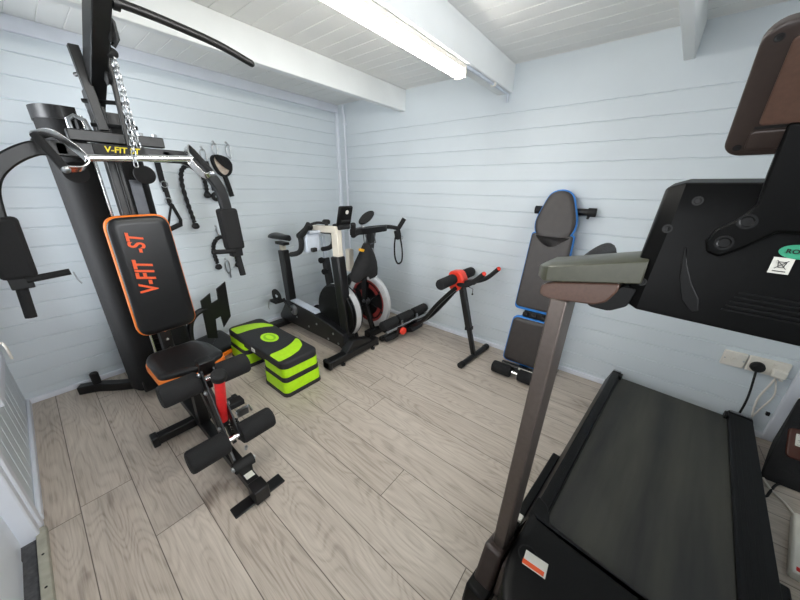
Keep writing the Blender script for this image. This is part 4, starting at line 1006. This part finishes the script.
# neck bracket and tilted screen
half = [(-.047,1.395),(-.049,1.33),(-.052,1.285),(-.040,1.262),(-.018,1.243),(-.010,1.222),(-.016,1.203),(-.034,1.197),(-.056,1.215),(-.085,1.245)]
nk = half+[(mv(v), z) for v, z in half[::-1]]
nk = [(v, z) for v, z in nk]
ut = lambda z: .752-(.0 if z < 1.3 else (z-1.3)*.25)
MB().prism(nk, lambda v,z:(ut(z)-.006,v,z), lambda v,z:(ut(z)+.016,v,z)).build('screen_neck', 'console', t, bevel=.004, smooth=40)
ns = MB()
for v, z in ((-.049,1.258),(-.033,1.222)): 
    for q in (v, mv(v)): ns.lathe([(.012,0),(.012,.002),(.009,.002),(.007,.0004),(0,.0004)], (.746,q,z), (-1,0,0), 18)
ns.build('neck_screw', 'plastic', t, split=True)
o = Vector((.71,VC,1.432)); yv = Vector((-.62,0,.785)); xv = Vector((0,-1,0)); nv = Vector((-.785,0,-.62))
fr = (o-nv*.006, xv, yv, nv)
W_, H_ = .305, .178
sc_ = MB().pad(rpoly(W_,H_,.022), fr, .016, .004).build('screen', 'brown_d', t, smooth=60)
P = lambda a, b, h: o+xv*a+yv*b+nv*h
MB().pad(rpoly(W_-.056,H_*.62,.006,3,0,.016), (o+nv*.0085,xv,yv,nv), .004, .002).build('back_panel', 'brown', sc_, smooth=50)
MB().pad(rpoly(W_-.046,.030,.006,3,0,-.061), (o+nv*.0085,xv,yv,nv), .006, .002).build('lower_panel', 'brown_d', sc_, smooth=50)
MB().prism([(-.127,-.0445),(.127,-.0445),(.127,-.041),(-.127,-.041)], lambda a,b:P(a,b,.008), lambda a,b:P(a,b,.0108)).build('slot', 'blk_txt', sc_)
ss = MB()
for a in (-.137,.137):
    for b_ in (-.073,.073): ss.lathe([(.005,0),(.005,.0012),(.0035,.0012),(.0025,.0004),(0,.0004)], P(a,b_,.0098), nv, 14)
ss.build('screw', 'rubber', sc_, split=True)
# stickers on the console back
ov = [(-.1165+.0205*cos(2*pi*k/32), 1.2165+.0112*sin(2*pi*k/32)) for k in range(32)]
gs = MB().prism(ov, lambda v,z:(.7628,v,z), lambda v,z:(.7614,v,z)).build('green_sticker', 'green', con)
lettering('lettering', 'ROHS', 'blk_txt', gs, (.7608,-.1165,1.2165), (0,-1,0), (0,0,1), .0095, (-1,0,0), .0006, spacing=1.1)
wl = MB().prism([(-.0945,1.206),(-.1165,1.206),(-.1165,1.180),(-.0945,1.180)], lambda v,z:(.7628,v,z), lambda v,z:(.7616,v,z)).build('white_sticker', 'label', con)
b = MB()
for q in (((-.101,1.199),(-.103,1.190)), ((-.110,1.199),(-.108,1.190)), ((-.101,1.199),(-.110,1.199)), ((-.103,1.190),(-.108,1.190)), ((-.0995,1.2015),(-.1115,1.188)), ((-.0995,1.188),(-.1115,1.2015))):
    b.bar((.7612,)+q[0], (.7612,)+q[1], .0008, .0009, (1,0,0))
b.box((.7612,-.1055,1.184), (.0008,.014,.0014)); b.build('bin_mark', 'blk_txt', wl)
# ------------------------------------------------------------------ sockets, plugs, cables, case
def bent(name, pts, r, m, label, cat):
    return tag(MB().tube(pts, r, 8, smooth=8).build(name, m), label, cat)
s1 = thing('fused_switch', 'single white square switch plate left of the double socket', 'switch', (XB,-.572,.43))
MB().box((XB-.010,-.572,.43), (.02,.092,.088)).build('plate', 'white', s1, bevel=.005)
MB().box((XB-.022,-.572,.43), (.008,.022,.03)).build('rocker', 'white', s1, bevel=.002)
sc = MB()
for y in (-.535,-.609): sc.bolt((XB-.02,y,.43), (-1,0,0), .004, .001)
sc.build('screw', 'steel', s1, split=True)
s2 = thing('double_socket', 'white double wall socket holding a black and a white plug', 'socket', (XB,-.696,.43))
MB().box((XB-.010,-.698,.43), (.02,.150,.088)).build('plate', 'white', s2, bevel=.005)
for y in (-.675,-.72): MB().box((XB-.022,y,.452), (.008,.014,.02)).build('rocker', 'white', s2, bevel=.002)
p = thing('black_plug', 'round black plug in the left half of the double socket', 'plug', (XB-.03,-.660,.42))
MB().lathe([(.026,0),(.029,.008),(.027,.025),(.017,.034),(0,.034)], (XB-.021,-.660,.425), (-1,0,0), 20).build('plug_body', 'rubber', p)
MB().tube([(XB-.04,-.660,.405),(XB-.042,-.665,.36),(XB-.04,-.675,.28),(XB-.04,-.68,.2),(XB-.045,-.68,.02),(XB-.08,-.72,.008),(2.0,-.735,.008)], .005, 8, smooth=6).build('cord', 'rubber', p)
p = thing('white_plug', 'cream white plug in the right half of the double socket', 'plug', (XB-.03,-.735,.42))
MB().box((XB-.037,-.738,.415), (.03,.054,.045)).build('plug_body', 'white', p, bevel=.008)
MB().box((XB-.03,-.755,.385), (.02,.014,.016)).build('strain_relief', 'white', p, bevel=.003)
MB().tube([(XB-.037,-.735,.392),(XB-.04,-.725,.33),(XB-.035,-.715,.25),(XB-.03,-.725,.15),(XB-.05,-.75,.03),(2.1,-.745,.006),(1.96,-.742,.006),(1.87,-.755,.006),(1.80,-.79,.006),(1.71,-.805,.012)], .0045, 8, smooth=8).build('cord', 'white', p)
bent('cable', [(XB-.022,-.745,.37),(XB-.02,-.765,.28),(XB-.02,-.745,.18),(XB-.03,-.715,.05),(XB-.05,-.70,.008)], .004, 'white', 'thin white cable running down the wall under the double socket', 'cable')
fx = thing('cable_clip', 'little black cable clip on the white wall below the double socket', 'clip', (XB,-.78,.15))
MB().box((XB-.008,-.782,.16), (.016,.014,.02)).build('clip_body', 'rubber', fx, bevel=.002)
# power strip
ps = thing('power_strip', 'white power strip with a black plug lying on the floor right of the treadmill', 'power strip', (1.56,-.785,0), rad(-14))
ps['_off'] = (0,0,0)
MB().box((0,0,.02), (.34,.085,.04)).build('body', 'white', ps, bevel=.008)
for x in (.0,.09): 
    MB().box((x,0,.0405), (.05,.05,.002)).box((x,.012,.042), (.004,.008,.001)).build('outlet', 'label', ps)
MB().box((.14,0,.042), (.022,.02,.006)).build('switch', 'amber', ps, bevel=.002)
MB().box((-.155,0,.041), (.018,.06,.002)).build('red_strip', 'red', ps)
p = thing('plug', 'black plug standing in the near end of the white power strip', 'plug', (1.44,-.735,.04))
MB().pad(rpoly(.05,.045,.018), ((1.455,-.765,.0415),(1,0,0),(0,1,0),(0,0,1)), .034, .008).build('plug_body', 'rubber', p, smooth=60)
MB().tube([(1.44,-.775,.055),(1.42,-.81,.05),(1.43,-.86,.02),(1.5,-.88,.008),(1.6,-.88,.008)], .005, 8, smooth=6).build('cord', 'rubber', p)
bent('cable', [(1.90,-.70,.006),(1.83,-.70,.006),(1.80,-.725,.006),(1.85,-.75,.006),(1.93,-.79,.006),(1.98,-.86,.006)], .005, 'rubber', 'black cable coiled on the floor in front of the black case', 'cable')
# black case leaning in the corner
cs = thing('carry_case', 'black wedge shaped carry case with white label leaning in the right corner', 'case', (2.12,-.84,0))
prof = [(1.93,.0),(2.20,.0),(2.29,.02),(2.285,.30),(2.27,.325),(2.245,.32),(2.08,.14),(2.0,.06),(1.94,.03)]
MB().prism(rcorner(prof, .02), lambda x,z:(x,-.73-.30*(x-1.93),z), lambda x,z:(x,-.915,z)).build('case_body', 'cloth', cs, bevel=.012, smooth=50)
n = Vector((-.74,0,.67)); xx = Vector((0,-1,0)); yy = n.cross(xx)
pn = MB().pad(rpoly(.10,.15,.02), ((2.095,-.855,.152),xx,yy,n), .014, .006).build('brown_panel', 'amber', cs, smooth=60)
MB().pad(rpoly(.055,.06,.004,3), (Vector((2.095,-.855,.152))+n*.0142+yy*.02,xx,yy,n), .0012, .0004).build('label_sheet', 'label', pn)
tx = MB()
for k in range(7): tx.box(Vector((2.095,-.855,.152))+n*.0158+yy*(.042-.0075*k)+xx*(.002*(k%3)), (.0006,.042-.006*(k%3),.0015), Matrix((n, -xx, yy)).transposed())
tx.build('fine_print', 'grey', pn)
# ------------------------------------------------------------------ daylight, camera, output
W = bpy.data.worlds.new('sky'); SC.world = W; W.use_nodes = True
bgn = W.node_tree.nodes['Background']
sky = W.node_tree.nodes.new('ShaderNodeTexSky'); sky.sky_type = 'HOSEK_WILKIE'; sky.turbidity = 6; sky.sun_direction = (.5,.2,.8); sky.ground_albedo = .5
W.node_tree.links.new(sky.outputs[0], bgn.inputs[0]); bgn.inputs[1].default_value = 1.0
def area(name, loc, rot, sx, sy, power, col):
    l = bpy.data.lights.new(name, 'AREA'); l.shape = 'RECTANGLE'; l.size = sx; l.size_y = sy; l.energy = power; l.color = col
    o = bpy.data.objects.new(name, l); COL.objects.link(o); o.location = loc; o.rotation_euler = rot; return o
# daylight through the glazed doors and through the window (lights stand outside the glass)
area('daylight_door', (XC-.35,.80,1.32), (0,rad(-62),0), 1.2, 1.4, 32, (.97,.985,1.0))
area('daylight_window', (XC-.25,2.27,1.15), (0,rad(-80),0), 1.4, .5, 36, (.92,.96,1.0))
area('added_end_light', (.62,YD-.3,1.5), (rad(72),0,0), 1.25, .9, 62, (.95,.975,1.0))  # added lamp outside the unseen end window, brightens the gym wall
cam = bpy.data.cameras.new('camera'); co = bpy.data.objects.new('camera', cam); COL.objects.link(co)
RR = ((0.62849862,-0.77765528,-0.01554833),(-0.26661542,-0.23417048,0.93492267),(0.73068851,0.58345219,0.35451071))
r = [Vector((a,b,-c)) for a,b,c in RR]
mt = Matrix((r[0], -r[1], -r[2])).transposed().to_4x4(); mt.translation = (0,0,1.3)
co.matrix_world = mt
cam.sensor_fit = 'HORIZONTAL'; cam.sensor_width = 36; cam.lens = 294.612/800*36; cam.clip_start = .02
SC.camera = co
SC.view_settings.view_transform = 'Standard'; SC.view_settings.look = 'None'
SC.view_settings.exposure = 0.0; SC.view_settings.gamma = 1.0; SC.view_settings.use_curve_mapping = False
SC.cycles.max_bounces = 10; SC.cycles.diffuse_bounces = 6; SC.cycles.transparent_max_bounces = 12
for o in bpy.data.objects:
    if '_off' in o: del o['_off']
